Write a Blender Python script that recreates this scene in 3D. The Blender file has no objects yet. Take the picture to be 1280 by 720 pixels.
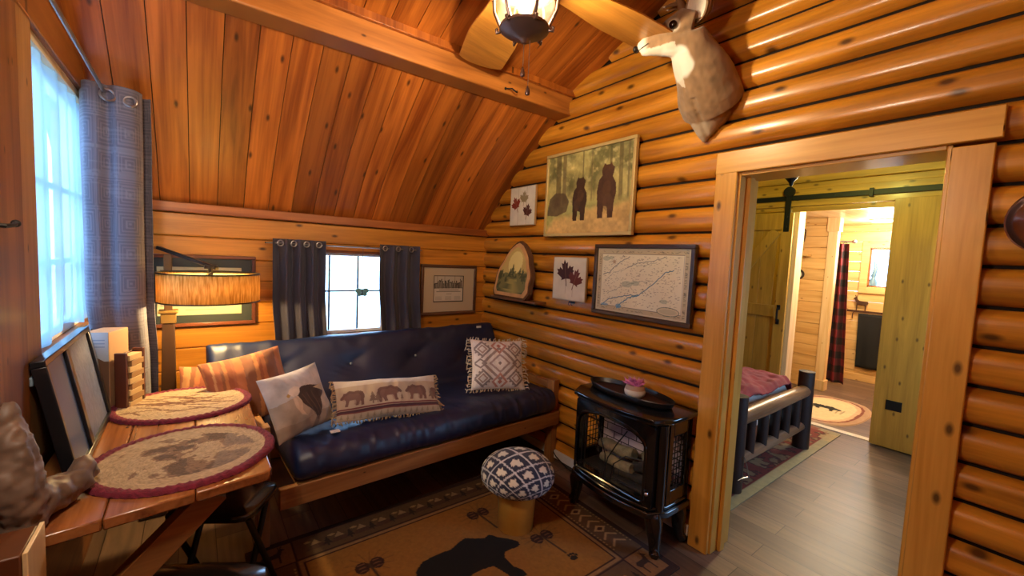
import bpy, bmesh, math, random
import numpy as np
from mathutils import Vector, Matrix, noise as mnoise
random.seed(7)
RNG = np.random.default_rng(11)
scene = bpy.context.scene
COL = scene.collection
PI = math.pi

# ------------------------------------------------------------------ colours and materials
def lin(c):
    return tuple((v / 12.92 if v <= 0.04045 else ((v + 0.055) / 1.055) ** 2.4) for v in c)
def hx(s):
    s = s.lstrip('#')
    return lin(tuple(int(s[i:i + 2], 16) / 255 for i in (0, 2, 4)))
MATS = {}
def new_mat(name):
    m = bpy.data.materials.new(name); m.use_nodes = True
    nt = m.node_tree; b = nt.nodes['Principled BSDF']
    MATS[name] = m
    return m, nt, b
def mat(name, col, rough=0.5, metal=0.0, coat=0.0, sheen=0.0, bump=0.0, bscale=60, emit=None, estr=0, spec=0.5, var=0.0, vscale=8):
    if name in MATS: return MATS[name]
    if isinstance(col, str): col = hx(col)
    m, nt, b = new_mat(name)
    b.inputs['Base Color'].default_value = (*col, 1)
    b.inputs['Roughness'].default_value = rough
    b.inputs['Metallic'].default_value = metal
    b.inputs['Coat Weight'].default_value = coat
    b.inputs['Coat Roughness'].default_value = 0.12
    b.inputs['Sheen Weight'].default_value = sheen
    b.inputs['Specular IOR Level'].default_value = spec
    if emit is not None:
        b.inputs['Emission Color'].default_value = (*emit, 1); b.inputs['Emission Strength'].default_value = estr
    if bump or var:
        tc = nt.nodes.new('ShaderNodeTexCoord')
    if bump:
        n = nt.nodes.new('ShaderNodeTexNoise'); n.inputs['Scale'].default_value = bscale; n.inputs['Detail'].default_value = 4
        nt.links.new(tc.outputs['Object'], n.inputs['Vector'])
        bp = nt.nodes.new('ShaderNodeBump'); bp.inputs['Strength'].default_value = bump; bp.inputs['Distance'].default_value = 0.004
        nt.links.new(n.outputs['Fac'], bp.inputs['Height']); nt.links.new(bp.outputs['Normal'], b.inputs['Normal'])
    if var:
        n2 = nt.nodes.new('ShaderNodeTexNoise'); n2.inputs['Scale'].default_value = vscale; n2.inputs['Detail'].default_value = 3
        nt.links.new(tc.outputs['Object'], n2.inputs['Vector'])
        r = nt.nodes.new('ShaderNodeValToRGB')
        r.color_ramp.elements[0].position = .3; r.color_ramp.elements[1].position = .7
        r.color_ramp.elements[0].color = (*[c * (1 - var) for c in col], 1); r.color_ramp.elements[1].color = (*[min(1, c * (1 + var)) for c in col], 1)
        nt.links.new(n2.outputs['Fac'], r.inputs['Fac']); nt.links.new(r.outputs['Color'], b.inputs['Base Color'])
    return m

def wood(name, light, dark, axis=0, rough=0.35, coat=0.3, knots=1.0, var=0.35, knotcol='#2a0f05', grain=1.0, spec=0.5, flat=None):
    """procedural pine: grain runs along `axis`, every board (mesh island) gets a tone and a pattern of its own"""
    if name in MATS: return MATS[name]
    m, nt, b = new_mat(name)
    N = nt.nodes.new; L = nt.links.new
    tc = N('ShaderNodeTexCoord'); geo = N('ShaderNodeNewGeometry')
    off = N('ShaderNodeVectorMath'); off.operation = 'MULTIPLY_ADD'
    comb = N('ShaderNodeCombineXYZ')
    for i in range(3): L(geo.outputs['Random Per Island'], comb.inputs[i])
    L(comb.outputs[0], off.inputs[0]); off.inputs[1].default_value = (37, 51, 23); L(tc.outputs['Object'], off.inputs[2])
    def mapped(along, across):
        mp = N('ShaderNodeMapping'); s = [across] * 3; s[axis] = along
        if flat is not None: s[flat] = 0.0
        mp.inputs['Scale'].default_value = s; L(off.outputs[0], mp.inputs['Vector']); return mp
    m1 = mapped(1.1, 13)
    n1 = N('ShaderNodeTexNoise'); n1.inputs['Scale'].default_value = 1; n1.inputs['Detail'].default_value = 5; n1.inputs['Distortion'].default_value = .9
    L(m1.outputs[0], n1.inputs['Vector'])
    m2 = mapped(3, 90)
    n2 = N('ShaderNodeTexNoise'); n2.inputs['Scale'].default_value = 1; n2.inputs['Detail'].default_value = 3
    L(m2.outputs[0], n2.inputs['Vector'])
    ad = N('ShaderNodeMath'); ad.operation = 'MULTIPLY_ADD'; L(n2.outputs['Fac'], ad.inputs[0]); ad.inputs[1].default_value = .35 * grain; L(n1.outputs['Fac'], ad.inputs[2])
    rp = N('ShaderNodeValToRGB'); e = rp.color_ramp.elements
    e[0].position = .45; e[0].color = (*hx(dark), 1); e[1].position = .85; e[1].color = (*hx(light), 1)
    L(ad.outputs[0], rp.inputs['Fac'])
    # per board tone
    mr = N('ShaderNodeMapRange'); L(geo.outputs['Random Per Island'], mr.inputs['Value'])
    mr.inputs['To Min'].default_value = 1 - var; mr.inputs['To Max'].default_value = 1 + var * .6
    hsv = N('ShaderNodeHueSaturation'); L(rp.outputs['Color'], hsv.inputs['Color']); L(mr.outputs[0], hsv.inputs['Value'])
    last = hsv.outputs['Color']
    if knots:
        m3 = mapped(3.6, 7.5)
        v = N('ShaderNodeTexVoronoi'); v.voronoi_dimensions = '2D'; v.inputs['Scale'].default_value = 1
        s3 = N('ShaderNodeSeparateXYZ'); c3 = N('ShaderNodeCombineXYZ'); L(m3.outputs[0], s3.inputs[0]); fl = (axis + 1) % 3 if flat is None else flat
        L(s3.outputs[axis], c3.inputs[0]); L(s3.outputs[3 - axis - fl], c3.inputs[1]); L(c3.outputs[0], v.inputs['Vector'])
        kr = N('ShaderNodeValToRGB'); k = kr.color_ramp.elements
        k[0].position = .035 * knots; k[0].color = (1, 1, 1, 1); k[1].position = .105 * knots; k[1].color = (0, 0, 0, 1)
        L(v.outputs['Distance'], kr.inputs['Fac'])
        # only some cells carry a knot
        gt = N('ShaderNodeMath'); gt.operation = 'GREATER_THAN'; gt.inputs[1].default_value = .5
        sp = N('ShaderNodeSeparateColor'); L(v.outputs['Color'], sp.inputs[0]); L(sp.outputs[0], gt.inputs[0])
        mu = N('ShaderNodeMath'); mu.operation = 'MULTIPLY'; L(kr.outputs['Color'], mu.inputs[0]); L(gt.outputs[0], mu.inputs[1])
        mu2 = N('ShaderNodeMath'); mu2.operation = 'MULTIPLY'; mu2.inputs[1].default_value = .85; L(mu.outputs[0], mu2.inputs[0])
        mx = N('ShaderNodeMix'); mx.data_type = 'RGBA'; L(mu2.outputs[0], mx.inputs['Factor']); L(last, mx.inputs['A']); mx.inputs['B'].default_value = (*hx(knotcol), 1)
        last = mx.outputs['Result']
    L(last, b.inputs['Base Color'])
    b.inputs['Roughness'].default_value = rough; b.inputs['Coat Weight'].default_value = coat; b.inputs['Coat Roughness'].default_value = .18
    b.inputs['Specular IOR Level'].default_value = spec
    bp = N('ShaderNodeBump'); bp.inputs['Strength'].default_value = .12; bp.inputs['Distance'].default_value = .003
    L(ad.outputs[0], bp.inputs['Height']); L(bp.outputs['Normal'], b.inputs['Normal'])
    return m

def painted(name, rough=0.8, coat=0.0, bump=0.0, bscale=200, sheen=0.0):
    """pattern of the thing itself, stored per vertex in the attribute 'col'"""
    if name in MATS: return MATS[name]
    m = mat(name, (1, 1, 1), rough, coat=coat, bump=bump, bscale=bscale, sheen=sheen)
    nt = m.node_tree; a = nt.nodes.new('ShaderNodeAttribute'); a.attribute_name = 'col'
    nt.links.new(a.outputs['Color'], nt.nodes['Principled BSDF'].inputs['Base Color'])
    return m

def see_through(name, col, opac, translucent=True, rough=.8, gloss=False):
    if name in MATS: return MATS[name]
    m, nt, b = new_mat(name)
    N = nt.nodes.new; L = nt.links.new
    tr = N('ShaderNodeBsdfTransparent')
    if gloss:
        sh = N('ShaderNodeBsdfGlossy'); sh.inputs['Roughness'].default_value = rough; sh.inputs['Color'].default_value = (*col, 1); s = sh.outputs[0]
    else:
        d = N('ShaderNodeBsdfDiffuse'); d.inputs['Color'].default_value = (*col, 1)
        t = N('ShaderNodeBsdfTranslucent'); t.inputs['Color'].default_value = (*col, 1)
        mm = N('ShaderNodeMixShader'); mm.inputs[0].default_value = .65 if translucent else 0
        L(d.outputs[0], mm.inputs[1]); L(t.outputs[0], mm.inputs[2]); s = mm.outputs[0]
    mx = N('ShaderNodeMixShader'); mx.inputs[0].default_value = opac
    L(tr.outputs[0], mx.inputs[1]); L(s, mx.inputs[2])
    L(mx.outputs[0], nt.nodes['Material Output'].inputs['Surface'])
    return m

# ------------------------------------------------------------------ mesh builder
class MB:
    def __init__(s, xf=None):
        s.v = []; s.f = []; s.mi = []; s.c = []; s.xf = xf; s.m = 0; s.col = None
    def add(s, vs, fs, cols=None):
        o = len(s.v)
        for p in vs:
            p = Vector(p); s.v.append(tuple(s.xf @ p) if s.xf is not None else tuple(p))
        if cols is None: cols = [s.col or (1, 1, 1)] * len(vs)
        s.c.extend(cols)
        for f in fs: s.f.append(tuple(o + i for i in f)); s.mi.append(s.m)
        return s
    def box(s, x0, x1, y0, y1, z0, z1, M=None):
        vs = [(x, y, z) for x in (x0, x1) for y in (y0, y1) for z in (z0, z1)]
        if M is not None: vs = [M @ Vector(p) for p in vs]
        return s.add(vs, [(0, 1, 3, 2), (4, 6, 7, 5), (0, 4, 5, 1), (2, 3, 7, 6), (0, 2, 6, 4), (1, 5, 7, 3)])
    def bar(s, a, b, w, h, up=(0, 0, 1), w2=None, h2=None):
        """rectangular bar from a to b, w across, h along `up`"""
        a = Vector(a); b = Vector(b); d = (b - a).normalized(); up = Vector(up)
        r = d.cross(up)
        if r.length < 1e-4: r = d.cross(Vector((1, 0, 0)))
        r.normalize(); u = r.cross(d); w2 = w if w2 is None else w2; h2 = h if h2 is None else h2
        vs = []
        for p, ww, hh in ((a, w, h), (b, w2, h2)):
            for i, j in ((-1, -1), (1, -1), (1, 1), (-1, 1)): vs.append(p + r * (i * ww / 2) + u * (j * hh / 2))
        return s.add(vs, [(3, 2, 1, 0), (4, 5, 6, 7), (0, 1, 5, 4), (1, 2, 6, 5), (2, 3, 7, 6), (3, 0, 4, 7)])
    def tube(s, pts, r, n=10, caps=True, flat=1.0, up=(0, 0, 1)):
        pts = [Vector(p) for p in pts]; k = len(pts)
        rs = r if isinstance(r, (list, tuple)) else [r] * k
        vs = []; prev = None
        for i, p in enumerate(pts):
            d = (pts[min(i + 1, k - 1)] - pts[max(i - 1, 0)])
            d = d.normalized() if d.length > 1e-9 else Vector((0, 0, 1))
            if prev is None:
                q = Vector(up); q = q - d * q.dot(d)
                if q.length < 1e-3: q = Vector((1, 0, 0)) - d * d.x
            else: q = prev - d * prev.dot(d)
            q.normalize(); prev = q; w = d.cross(q)
            for j in range(n):
                a = 2 * PI * j / n
                vs.append(p + (w * math.cos(a) + q * (math.sin(a) * flat)) * rs[i])
        fs = [(i * n + j, i * n + (j + 1) % n, (i + 1) * n + (j + 1) % n, (i + 1) * n + j) for i in range(k - 1) for j in range(n)]
        if caps: fs += [tuple(range(n - 1, -1, -1)), tuple((k - 1) * n + j for j in range(n))]
        return s.add(vs, fs)
    def lathe(s, prof, c=(0, 0, 0), n=32, sx=1, sy=1, M=None):
        vs = []; k = len(prof)
        for r, z in prof:
            for j in range(n):
                a = 2 * PI * j / n; p = Vector((r * math.cos(a) * sx, r * math.sin(a) * sy, z))
                if M is not None: p = M @ p
                vs.append(p + Vector(c))
        fs = [(i * n + j, i * n + (j + 1) % n, (i + 1) * n + (j + 1) % n, (i + 1) * n + j) for i in range(k - 1) for j in range(n)]
        if prof[0][0] > 1e-5: fs.append(tuple(range(n - 1, -1, -1)))
        if prof[-1][0] > 1e-5: fs.append(tuple((k - 1) * n + j for j in range(n)))
        return s.add(vs, fs)
    def prism(s, poly, o, U, V, W, back=True):
        """polygon (2d, in U,V) extruded along W"""
        o = Vector(o); U = Vector(U); V = Vector(V); W = Vector(W); n = len(poly)
        vs = [o + U * p[0] + V * p[1] for p in poly] + [o + U * p[0] + V * p[1] + W for p in poly]
        fs = [(i, (i + 1) % n, n + (i + 1) % n, n + i) for i in range(n)] + [tuple(range(n, 2 * n))]
        if back: fs.append(tuple(range(n - 1, -1, -1)))
        return s.add(vs, fs)
    def quadgrid(s, fn, nx, ny, cols=None):
        vs = []; 
        for j in range(ny):
            for i in range(nx): vs.append(fn(i / (nx - 1), j / (ny - 1)))
        fs = [(j * nx + i, j * nx + i + 1, (j + 1) * nx + i + 1, (j + 1) * nx + i) for j in range(ny - 1) for i in range(nx - 1)]
        cc = None if cols is None else [tuple(c) for c in cols.reshape(-1, 3)]
        return s.add(vs, fs, cc)
    def ball(s, c, r, n=16, sq=(1, 1, 1), M=None):
        vs = []; k = n // 2
        for i in range(k + 1):
            t = PI * i / k
            for j in range(n):
                a = 2 * PI * j / n; p = Vector((math.sin(t) * math.cos(a) * sq[0], math.sin(t) * math.sin(a) * sq[1], math.cos(t) * sq[2])) * r
                if M is not None: p = M @ p
                vs.append(p + Vector(c))
        return s.add(vs, [(i * n + j, (i + 1) * n + j, (i + 1) * n + (j + 1) % n, i * n + (j + 1) % n) for i in range(k) for j in range(n)])
    def build(s, name, mats, parent=None, smooth=True, bevel=0, solid=0, sub=0, angle=40, weld=False):
        me = bpy.data.meshes.new(name); me.from_pydata(s.v, [], s.f)
        mats = mats if isinstance(mats, (list, tuple)) else [mats]
        for m in mats: me.materials.append(m)
        if len(mats) > 1: me.polygons.foreach_set('material_index', s.mi)
        if any(c != (1, 1, 1) for c in s.c):
            a = me.color_attributes.new('col', 'FLOAT_COLOR', 'POINT')
            arr = np.ones((len(s.v), 4), dtype=np.float32); arr[:, :3] = np.array(s.c, dtype=np.float32)
            a.data.foreach_set('color', arr.ravel())
        bm = bmesh.new(); bm.from_mesh(me)
        if weld: bmesh.ops.remove_doubles(bm, verts=bm.verts, dist=1e-5)
        if solid == 0 and len(bm.faces) < 60000: bmesh.ops.recalc_face_normals(bm, faces=bm.faces)
        bm.to_mesh(me); bm.free()
        if smooth:
            me.shade_smooth(); me.set_sharp_from_angle(angle=math.radians(angle))
        o = bpy.data.objects.new(name, me); COL.objects.link(o)
        if solid:
            md = o.modifiers.new('thick', 'SOLIDIFY'); md.thickness = solid; md.offset = 0
        if bevel:
            md = o.modifiers.new('edge', 'BEVEL'); md.width = bevel; md.segments = 2; md.limit_method = 'ANGLE'; md.angle_limit = math.radians(35); md.harden_normals = False
        if sub:
            md = o.modifiers.new('smooth', 'SUBSURF'); md.levels = sub; md.render_levels = sub
        if parent is not None:
            o.parent = parent; o.matrix_parent_inverse = root_inverse(parent)
        return o

def root_inverse(p):
    M = Matrix.Identity(4)
    while p is not None:
        M = (p.matrix_parent_inverse @ p.matrix_basis if p.parent else p.matrix_basis) @ M if False else M
        p = p.parent
    return M
WORLD = {}
def world_of(o):
    if o.parent is None: return o.matrix_basis.copy()
    return world_of(o.parent) @ o.matrix_parent_inverse @ o.matrix_basis
def root_inverse(p): return world_of(p).inverted()

def thing(name, label, cat, loc=(0, 0, 0), group=None):
    o = bpy.data.objects.new(name, None); COL.objects.link(o); o.location = loc; o.empty_display_size = .05
    o['label'] = label; o['category'] = cat
    if group: o['group'] = group
    o.rotation_mode = 'XYZ'
    return o
def tag(o, label, cat, group=None):
    o['label'] = label; o['category'] = cat
    if group: o['group'] = group
    return o
def struct(o, label=None):
    o['kind'] = 'structure'
    if label: o['label'] = label
    return o
def copy_tree(o, delta, parent=None):
    c = o.copy(); COL.objects.link(c)
    if parent is None: c.location = Vector(o.location) + Vector(delta)
    else: c.parent = parent
    for ch in [k for k in bpy.data.objects if k.parent == o]: copy_tree(ch, delta, c)
    return c

# ------------------------------------------------------------------ pattern canvas (the printed / woven pattern of a thing)
def vnoise(X, Y, seed=0):
    rs = np.random.default_rng(seed); T = rs.random((64, 64))
    xi = np.floor(X).astype(int); yi = np.floor(Y).astype(int); fx = X - xi; fy = Y - yi
    fx = fx * fx * (3 - 2 * fx); fy = fy * fy * (3 - 2 * fy)
    g = lambda a, b: T[a % 64, b % 64]
    return (g(xi, yi) * (1 - fx) + g(xi + 1, yi) * fx) * (1 - fy) + (g(xi, yi + 1) * (1 - fx) + g(xi + 1, yi + 1) * fx) * fy
def fbm(X, Y, seed=0, o=4):
    r = 0; a = .5
    for i in range(o): r = r + a * vnoise(X * 2 ** i, Y * 2 ** i, seed + i); a *= .5
    return r
class Canvas:
    def __init__(s, w, h, nx, base):
        s.w = w; s.h = h; s.nx = nx; s.ny = max(2, int(round(nx * h / w)))
        s.X, s.Y = np.meshgrid(np.linspace(0, w, s.nx), np.linspace(0, h, s.ny))
        s.C = np.empty((s.ny, s.nx, 3)); s.C[:] = hx(base) if isinstance(base, str) else base
    def put(s, mask, col, a=1.0):
        col = np.array(hx(col) if isinstance(col, str) else col)
        m = (np.asarray(mask, dtype=float) * a)[..., None]; s.C = s.C * (1 - m) + col * m; return s
    def poly(s, pts, col, a=1.0):
        X, Y = s.X, s.Y; ins = np.zeros(X.shape, bool); n = len(pts)
        for i in range(n):
            x1, y1 = pts[i]; x2, y2 = pts[(i + 1) % n]
            if y1 == y2: continue
            c = ((y1 > Y) != (y2 > Y)) & (X < (x2 - x1) * (Y - y1) / (y2 - y1) + x1); ins ^= c
        return s.put(ins, col, a)
    def line(s, pts, wd, col, a=1.0):
        D = np.full(s.X.shape, 1e9)
        for (x1, y1), (x2, y2) in zip(pts[:-1], pts[1:]):
            dx, dy = x2 - x1, y2 - y1; t = np.clip(((s.X - x1) * dx + (s.Y - y1) * dy) / (dx * dx + dy * dy + 1e-12), 0, 1)
            D = np.minimum(D, np.hypot(s.X - x1 - t * dx, s.Y - y1 - t * dy))
        px = s.w / s.nx
        return s.put(np.clip((wd / 2 + px * .5 - D) / px, 0, 1), col, a)
    def rect(s, x0, y0, x1, y1, col, a=1.0): return s.put((s.X >= x0) & (s.X <= x1) & (s.Y >= y0) & (s.Y <= y1), col, a)
    def frame(s, x0, y0, x1, y1, wd, col, a=1.0):
        inn = (s.X >= x0 + wd) & (s.X <= x1 - wd) & (s.Y >= y0 + wd) & (s.Y <= y1 - wd)
        return s.put((s.X >= x0) & (s.X <= x1) & (s.Y >= y0) & (s.Y <= y1) & ~inn, col, a)
    def ell(s, cx, cy, rx, ry, col, a=1.0): return s.put(((s.X - cx) / rx) ** 2 + ((s.Y - cy) / ry) ** 2 < 1, col, a)
    def mottle(s, scale, amp, seed=0):
        n = fbm(s.X * scale, s.Y * scale, seed) - .47; s.C = np.clip(s.C * (1 + amp * n[..., None] * 2), 0, 1); return s
    def art(s, pts, x, y, sc, col, flip=False, rot=0, a=1.0):
        """unit shape (y up) placed with its origin at x,y and size sc"""
        c, q = math.cos(rot), math.sin(rot); P = []
        for px, py in pts:
            if flip: px = 1 - px
            px, py = px * sc, -py * sc
            P.append((x + c * px - q * py, y + q * px + c * py))
        return s.poly(P, col, a)
BEAR = [(.02, .42), (.06, .55), (.15, .62), (.3, .63), (.42, .62), (.52, .66), (.60, .68), (.68, .62), (.75, .58), (.80, .60), (.83, .58), (.86, .52), (.93, .45), (.98, .38), (.97, .33), (.92, .32), (.86, .33), (.80, .33), (.76, .28), (.76, .15), (.80, .08), (.80, .02), (.68, .02), (.66, .12), (.62, .25), (.5, .27), (.38, .26), (.35, .18), (.38, .08), (.38, .02), (.27, .02), (.24, .12), (.2, .2), (.16, .12), (.18, .05), (.16, .0), (.06, .0), (.05, .1), (.06, .22), (.02, .32)]
DEER = [(.05, .55), (.1, .62), (.3, .62), (.5, .63), (.6, .7), (.64, .82), (.62, .98), (.65, .98), (.68, .86), (.74, 1.0), (.77, .99), (.73, .86), (.78, .83), (.86, .76), (.85, .72), (.76, .72), (.72, .6), (.68, .48), (.66, .4), (.66, 0), (.61, 0), (.6, .35), (.55, .38), (.3, .38), (.22, .34), (.2, 0), (.15, 0), (.14, .35), (.08, .42), (.04, .5)]
_hl = [(0, 1), (.09, .80), (.2, .86), (.16, .55), (.32, .70), (.36, .60), (.52, .63), (.46, .48), (.54, .42), (.26, .18), (.30, .08), (.03, .12), (.02, -.22)]
LEAF = _hl + [(-x, y) for x, y in reversed(_hl[1:])]
TREE = [(.5, 1), (.62, .75), (.56, .76), (.72, .5), (.62, .51), (.82, .2), (.55, .22), (.55, 0), (.45, 0), (.45, .22), (.18, .2), (.38, .51), (.28, .5), (.44, .76), (.38, .75)]
SKY, P_FAN, P_LAMP, P_FILL_B, P_BED, P_BATH, P_SUN, EXPO, P_FILL_L = 7.5, 40, 25, 5, 17, 38, 1.0, 0.95, 26
# ------------------------------------------------------------------ common materials
M_LOG = wood('log_pine', '#d8942e', '#985e16', axis=1, rough=.3, coat=.4, knots=1.25, var=.16, flat=0)
M_FAR = wood('board_pine', '#cc842a', '#9a5e14', axis=0, rough=.4, coat=.2, knots=1.0, var=.2, flat=1)
M_CEIL = wood('ceiling_pine', '#c06e28', '#78360c', axis=1, rough=.42, coat=.12, knots=.85, var=.36, flat=2)
M_BEAM = wood('beam_pine', '#bd7834', '#8c5220', axis=0, rough=.45, coat=.1, knots=.6, var=.1, flat=1)
M_LEFT = wood('left_pine', '#a5672f', '#7a4218', axis=1, rough=.45, coat=.1, knots=.8, var=.2)
M_CASE = wood('casing_pine', '#dca64a', '#bd862e', axis=2, rough=.35, coat=.25, knots=1.1, var=.06, flat=0)
M_CASEH = wood('casing_pine_level', '#dca84c', '#bf8832', axis=1, rough=.35, coat=.25, knots=1.1, var=.06, flat=0)
M_LEDGE = wood('ledge_pine', '#b0662a', '#7d3d12', axis=0, rough=.45, coat=.1, knots=.5, var=.05)
M_GAP = mat('dark_gap', '#140804', .9)
M_PALE = wood('pale_pine', '#e3bd80', '#c99a58', axis=1, rough=.5, coat=.1, knots=.7, var=.1, knotcol='#8a5526', flat=0)
M_PALEZ = wood('pale_pine_upright', '#ead0a4', '#d6b078', axis=2, rough=.5, coat=.1, knots=.4, var=.05, knotcol='#8a5526')
M_BARN = wood('barn_door_pine', '#c4923a', '#a07428', axis=2, rough=.5, coat=.1, knots=.8, var=.08, knotcol='#5a3a14', flat=0)
M_BARNH = wood('barn_header_pine', '#c8963c', '#a0742a', axis=1, rough=.45, coat=.15, knots=1.0, var=.1, knotcol='#5a3a14', flat=0)
M_BLACK = mat('black_iron', '#0b0b0c', .5, spec=.4)
M_WHITE = mat('white_paint', '#d8d6d0', .6)

def zs(k): return 1.69 - .14 * k          # the seams of the logs
CEIL = [(.03, 1.735), (-.20, 1.99), (-.40, 2.175), (-.66, 2.385), (-.93, 2.59)]
RIDGE = (-2.05, 3.10); SPRING = (-1.0, 2.685)
def ceil_z(y):
    yy = y if y > RIDGE[0] else 2 * RIDGE[0] - y
    if yy < SPRING[0]: return RIDGE[1] + (SPRING[1] - RIDGE[1]) * (yy - RIDGE[0]) / (SPRING[0] - RIDGE[0])
    for (a, za), (b, zb) in zip(CEIL[:-1], CEIL[1:]):
        if a >= yy >= b: return za + (zb - za) * (a - yy) / (a - b)
    return 2.6

# ------------------------------------------------------------------ floor
def floor_material():
    m, nt, b = new_mat('plank_floor'); N = nt.nodes.new; L = nt.links.new
    tc = N('ShaderNodeTexCoord'); mp = N('ShaderNodeMapping'); mp.inputs['Rotation'].default_value = (0, 0, PI / 2); L(tc.outputs['Object'], mp.inputs['Vector'])
    br = N('ShaderNodeTexBrick'); br.inputs['Scale'].default_value = 1; br.inputs['Brick Width'].default_value = 1.2; br.inputs['Row Height'].default_value = .15
    br.inputs['Mortar Size'].default_value = .0022; br.inputs['Mortar Smooth'].default_value = .3
    br.inputs['Color1'].default_value = (*hx('#7d6656'), 1); br.inputs['Color2'].default_value = (*hx('#5f4a3d'), 1); br.inputs['Mortar'].default_value = (*hx('#2a1e18'), 1)
    br.offset = .37; L(mp.outputs[0], br.inputs['Vector'])
    m2 = N('ShaderNodeMapping'); m2.inputs['Scale'].default_value = (30, 2.2, 1); L(tc.outputs['Object'], m2.inputs['Vector'])
    n = N('ShaderNodeTexNoise'); n.inputs['Scale'].default_value = 1; n.inputs['Detail'].default_value = 5; n.inputs['Distortion'].default_value = .6; L(m2.outputs[0], n.inputs['Vector'])
    r = N('ShaderNodeValToRGB'); r.color_ramp.elements[0].position = .3; r.color_ramp.elements[0].color = (.5, .5, .5, 1); r.color_ramp.elements[1].position = .7; r.color_ramp.elements[1].color = (1.15, 1.1, 1.05, 1)
    L(n.outputs['Fac'], r.inputs['Fac'])
    mx = N('ShaderNodeMix'); mx.data_type = 'RGBA'; mx.blend_type = 'MULTIPLY'; mx.inputs['Factor'].default_value = .8
    L(br.outputs['Color'], mx.inputs['A']); L(r.outputs['Color'], mx.inputs['B']); L(mx.outputs['Result'], b.inputs['Base Color'])
    b.inputs['Roughness'].default_value = .42
    return m
M_FLOOR = floor_material()
b = MB(); b.box(-2.75, 5.5, -4.3, .2, -.1, 0); struct(b.build('floor', M_FLOOR, smooth=False))

# ------------------------------------------------------------------ right log wall, split at the doorway
DOOR = (-2.265, -2.985, 1.985)
def log_rows(b, segs_of, x=0.0, sgn=-1, kmin=-11, kmax=12):
    for k in range(kmin, kmax + 1):
        z0, z1 = zs(k) + .0060, zs(k - 1) - .0060
        for ya, yb in segs_of(z0, z1):
            prof = []
            for i in range(11):
                t = -1 + 2 * i / 10
                prof.append((x + sgn * (.046 * (1 - abs(t) ** 3.0) ** .60 - .011), (z0 + z1) / 2 + t * (z1 - z0) / 2))
            n = len(prof)
            vs = [(px, ya, pz) for px, pz in prof] + [(px, yb, pz) for px, pz in prof] 
            fs = [(i, i + 1, n + i + 1, n + i) for i in range(n - 1)] + [tuple(range(n)), tuple(range(2 * n - 1, n - 1, -1))]
            b.add(vs, fs)
def right_segs(z0, z1):
    zc = (z0 + z1) / 2
    lim = [y for y in np.linspace(0.02, -4.1, 400) if ceil_z(y) > z0 + .01]
    if not lim: return []
    ya, yb = max(lim) + .0, min(lim)
    if zc < DOOR[2] + .0: return [(ya, DOOR[0] + .012), (DOOR[1] - .012, yb)]
    return [(ya, yb)]
b = MB(); log_rows(b, right_segs)
b.m = 1
b.box(.016, .14, DOOR[0], .12, 0, 3.2); b.box(.016, .14, -4.2, DOOR[1], 0, 3.2); b.box(.016, .14, DOOR[1], DOOR[0], DOOR[2], 3.2)
struct(b.build('wall_right', [M_LOG, M_GAP], smooth=True, angle=50))

# doorway casing
b = MB(); b.box(-.058, -.035, -2.262, -2.157, 0, 1.992); struct(b.build('trim_1', M_CASE, bevel=.004))
b = MB(); b.box(-.058, -.035, -3.098, -2.993, 0, 1.962); struct(b.build('trim_2', M_CASE, bevel=.004))
b = MB(); b.box(-.060, -.035, -3.112, -2.155, 1.975, 2.083); struct(b.build('trim_3', M_CASEH, bevel=.004))
b = MB(); b.box(-.035, .16, -2.272, -2.255, 0, 1.975); b.box(.03, .075, -2.292, -2.272, 0, 1.96)
struct(b.build('trim_4', M_CASE, bevel=.003))
b = MB(); b.box(-.035, .16, -2.995, -2.980, 0, 1.975); struct(b.build('trim_5', M_CASE, bevel=.003))
b = MB(); b.box(-.035, .16, -2.98, -2.272, 1.96, 1.985); struct(b.build('trim_6', M_CASEH, bevel=.003))

# ------------------------------------------------------------------ far wall of level boards with the small window
W2 = (-1.475, -.965, .875, 1.485)
def board(b, x0, x1, z0, z1, y, yb):
    """one board with eased edges, its face towards -y"""
    e = .006
    vs = []
    for x in (x0, x1):
        for yy, zz in ((yb, z0), (y + e, z0), (y, z0 + e), (y, z1 - e), (y + e, z1), (yb, z1)): vs.append((x, yy, zz))
    fs = [(i, (i + 1) % 6, 6 + (i + 1) % 6, 6 + i) for i in range(6)] + [(0, 1, 2, 3, 4, 5), (11, 10, 9, 8, 7, 6)]
    b.add(vs, fs)
b = MB()
for k in range(1, 13):
    z0, z1 = zs(k) + .0015, zs(k - 1) - .0015
    segs = [(-2.62, -.004)] if (z1 <= W2[2] or z0 >= W2[3]) else [(-2.62, W2[0]), (W2[1], -.004)]
    for x0, x1 in segs: board(b, x0, x1, max(z0, 0.0), z1, 0, .03)
for x0, x1 in ((W2[0], W2[1]),):
    board(b, x0, x1, W2[3], zs(1) - .0015, 0, .03); board(b, x0, x1, zs(6) + .0015, W2[2], 0, .03)
b.m = 1
b.box(-2.75, W2[0], .028, .12, 0, 1.8); b.box(W2[1], .14, .028, .12, 0, 1.8); b.box(W2[0], W2[1], .028, .12, 0, W2[2]); b.box(W2[0], W2[1], .028, .12, W2[3], 1.8)
struct(b.build('wall_far', [M_FAR, M_GAP]))
b = MB(); b.box(-2.6, -.005, -.032, .02, 1.692, 1.752); struct(b.build('trim_7', M_LEDGE, bevel=.006))

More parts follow.
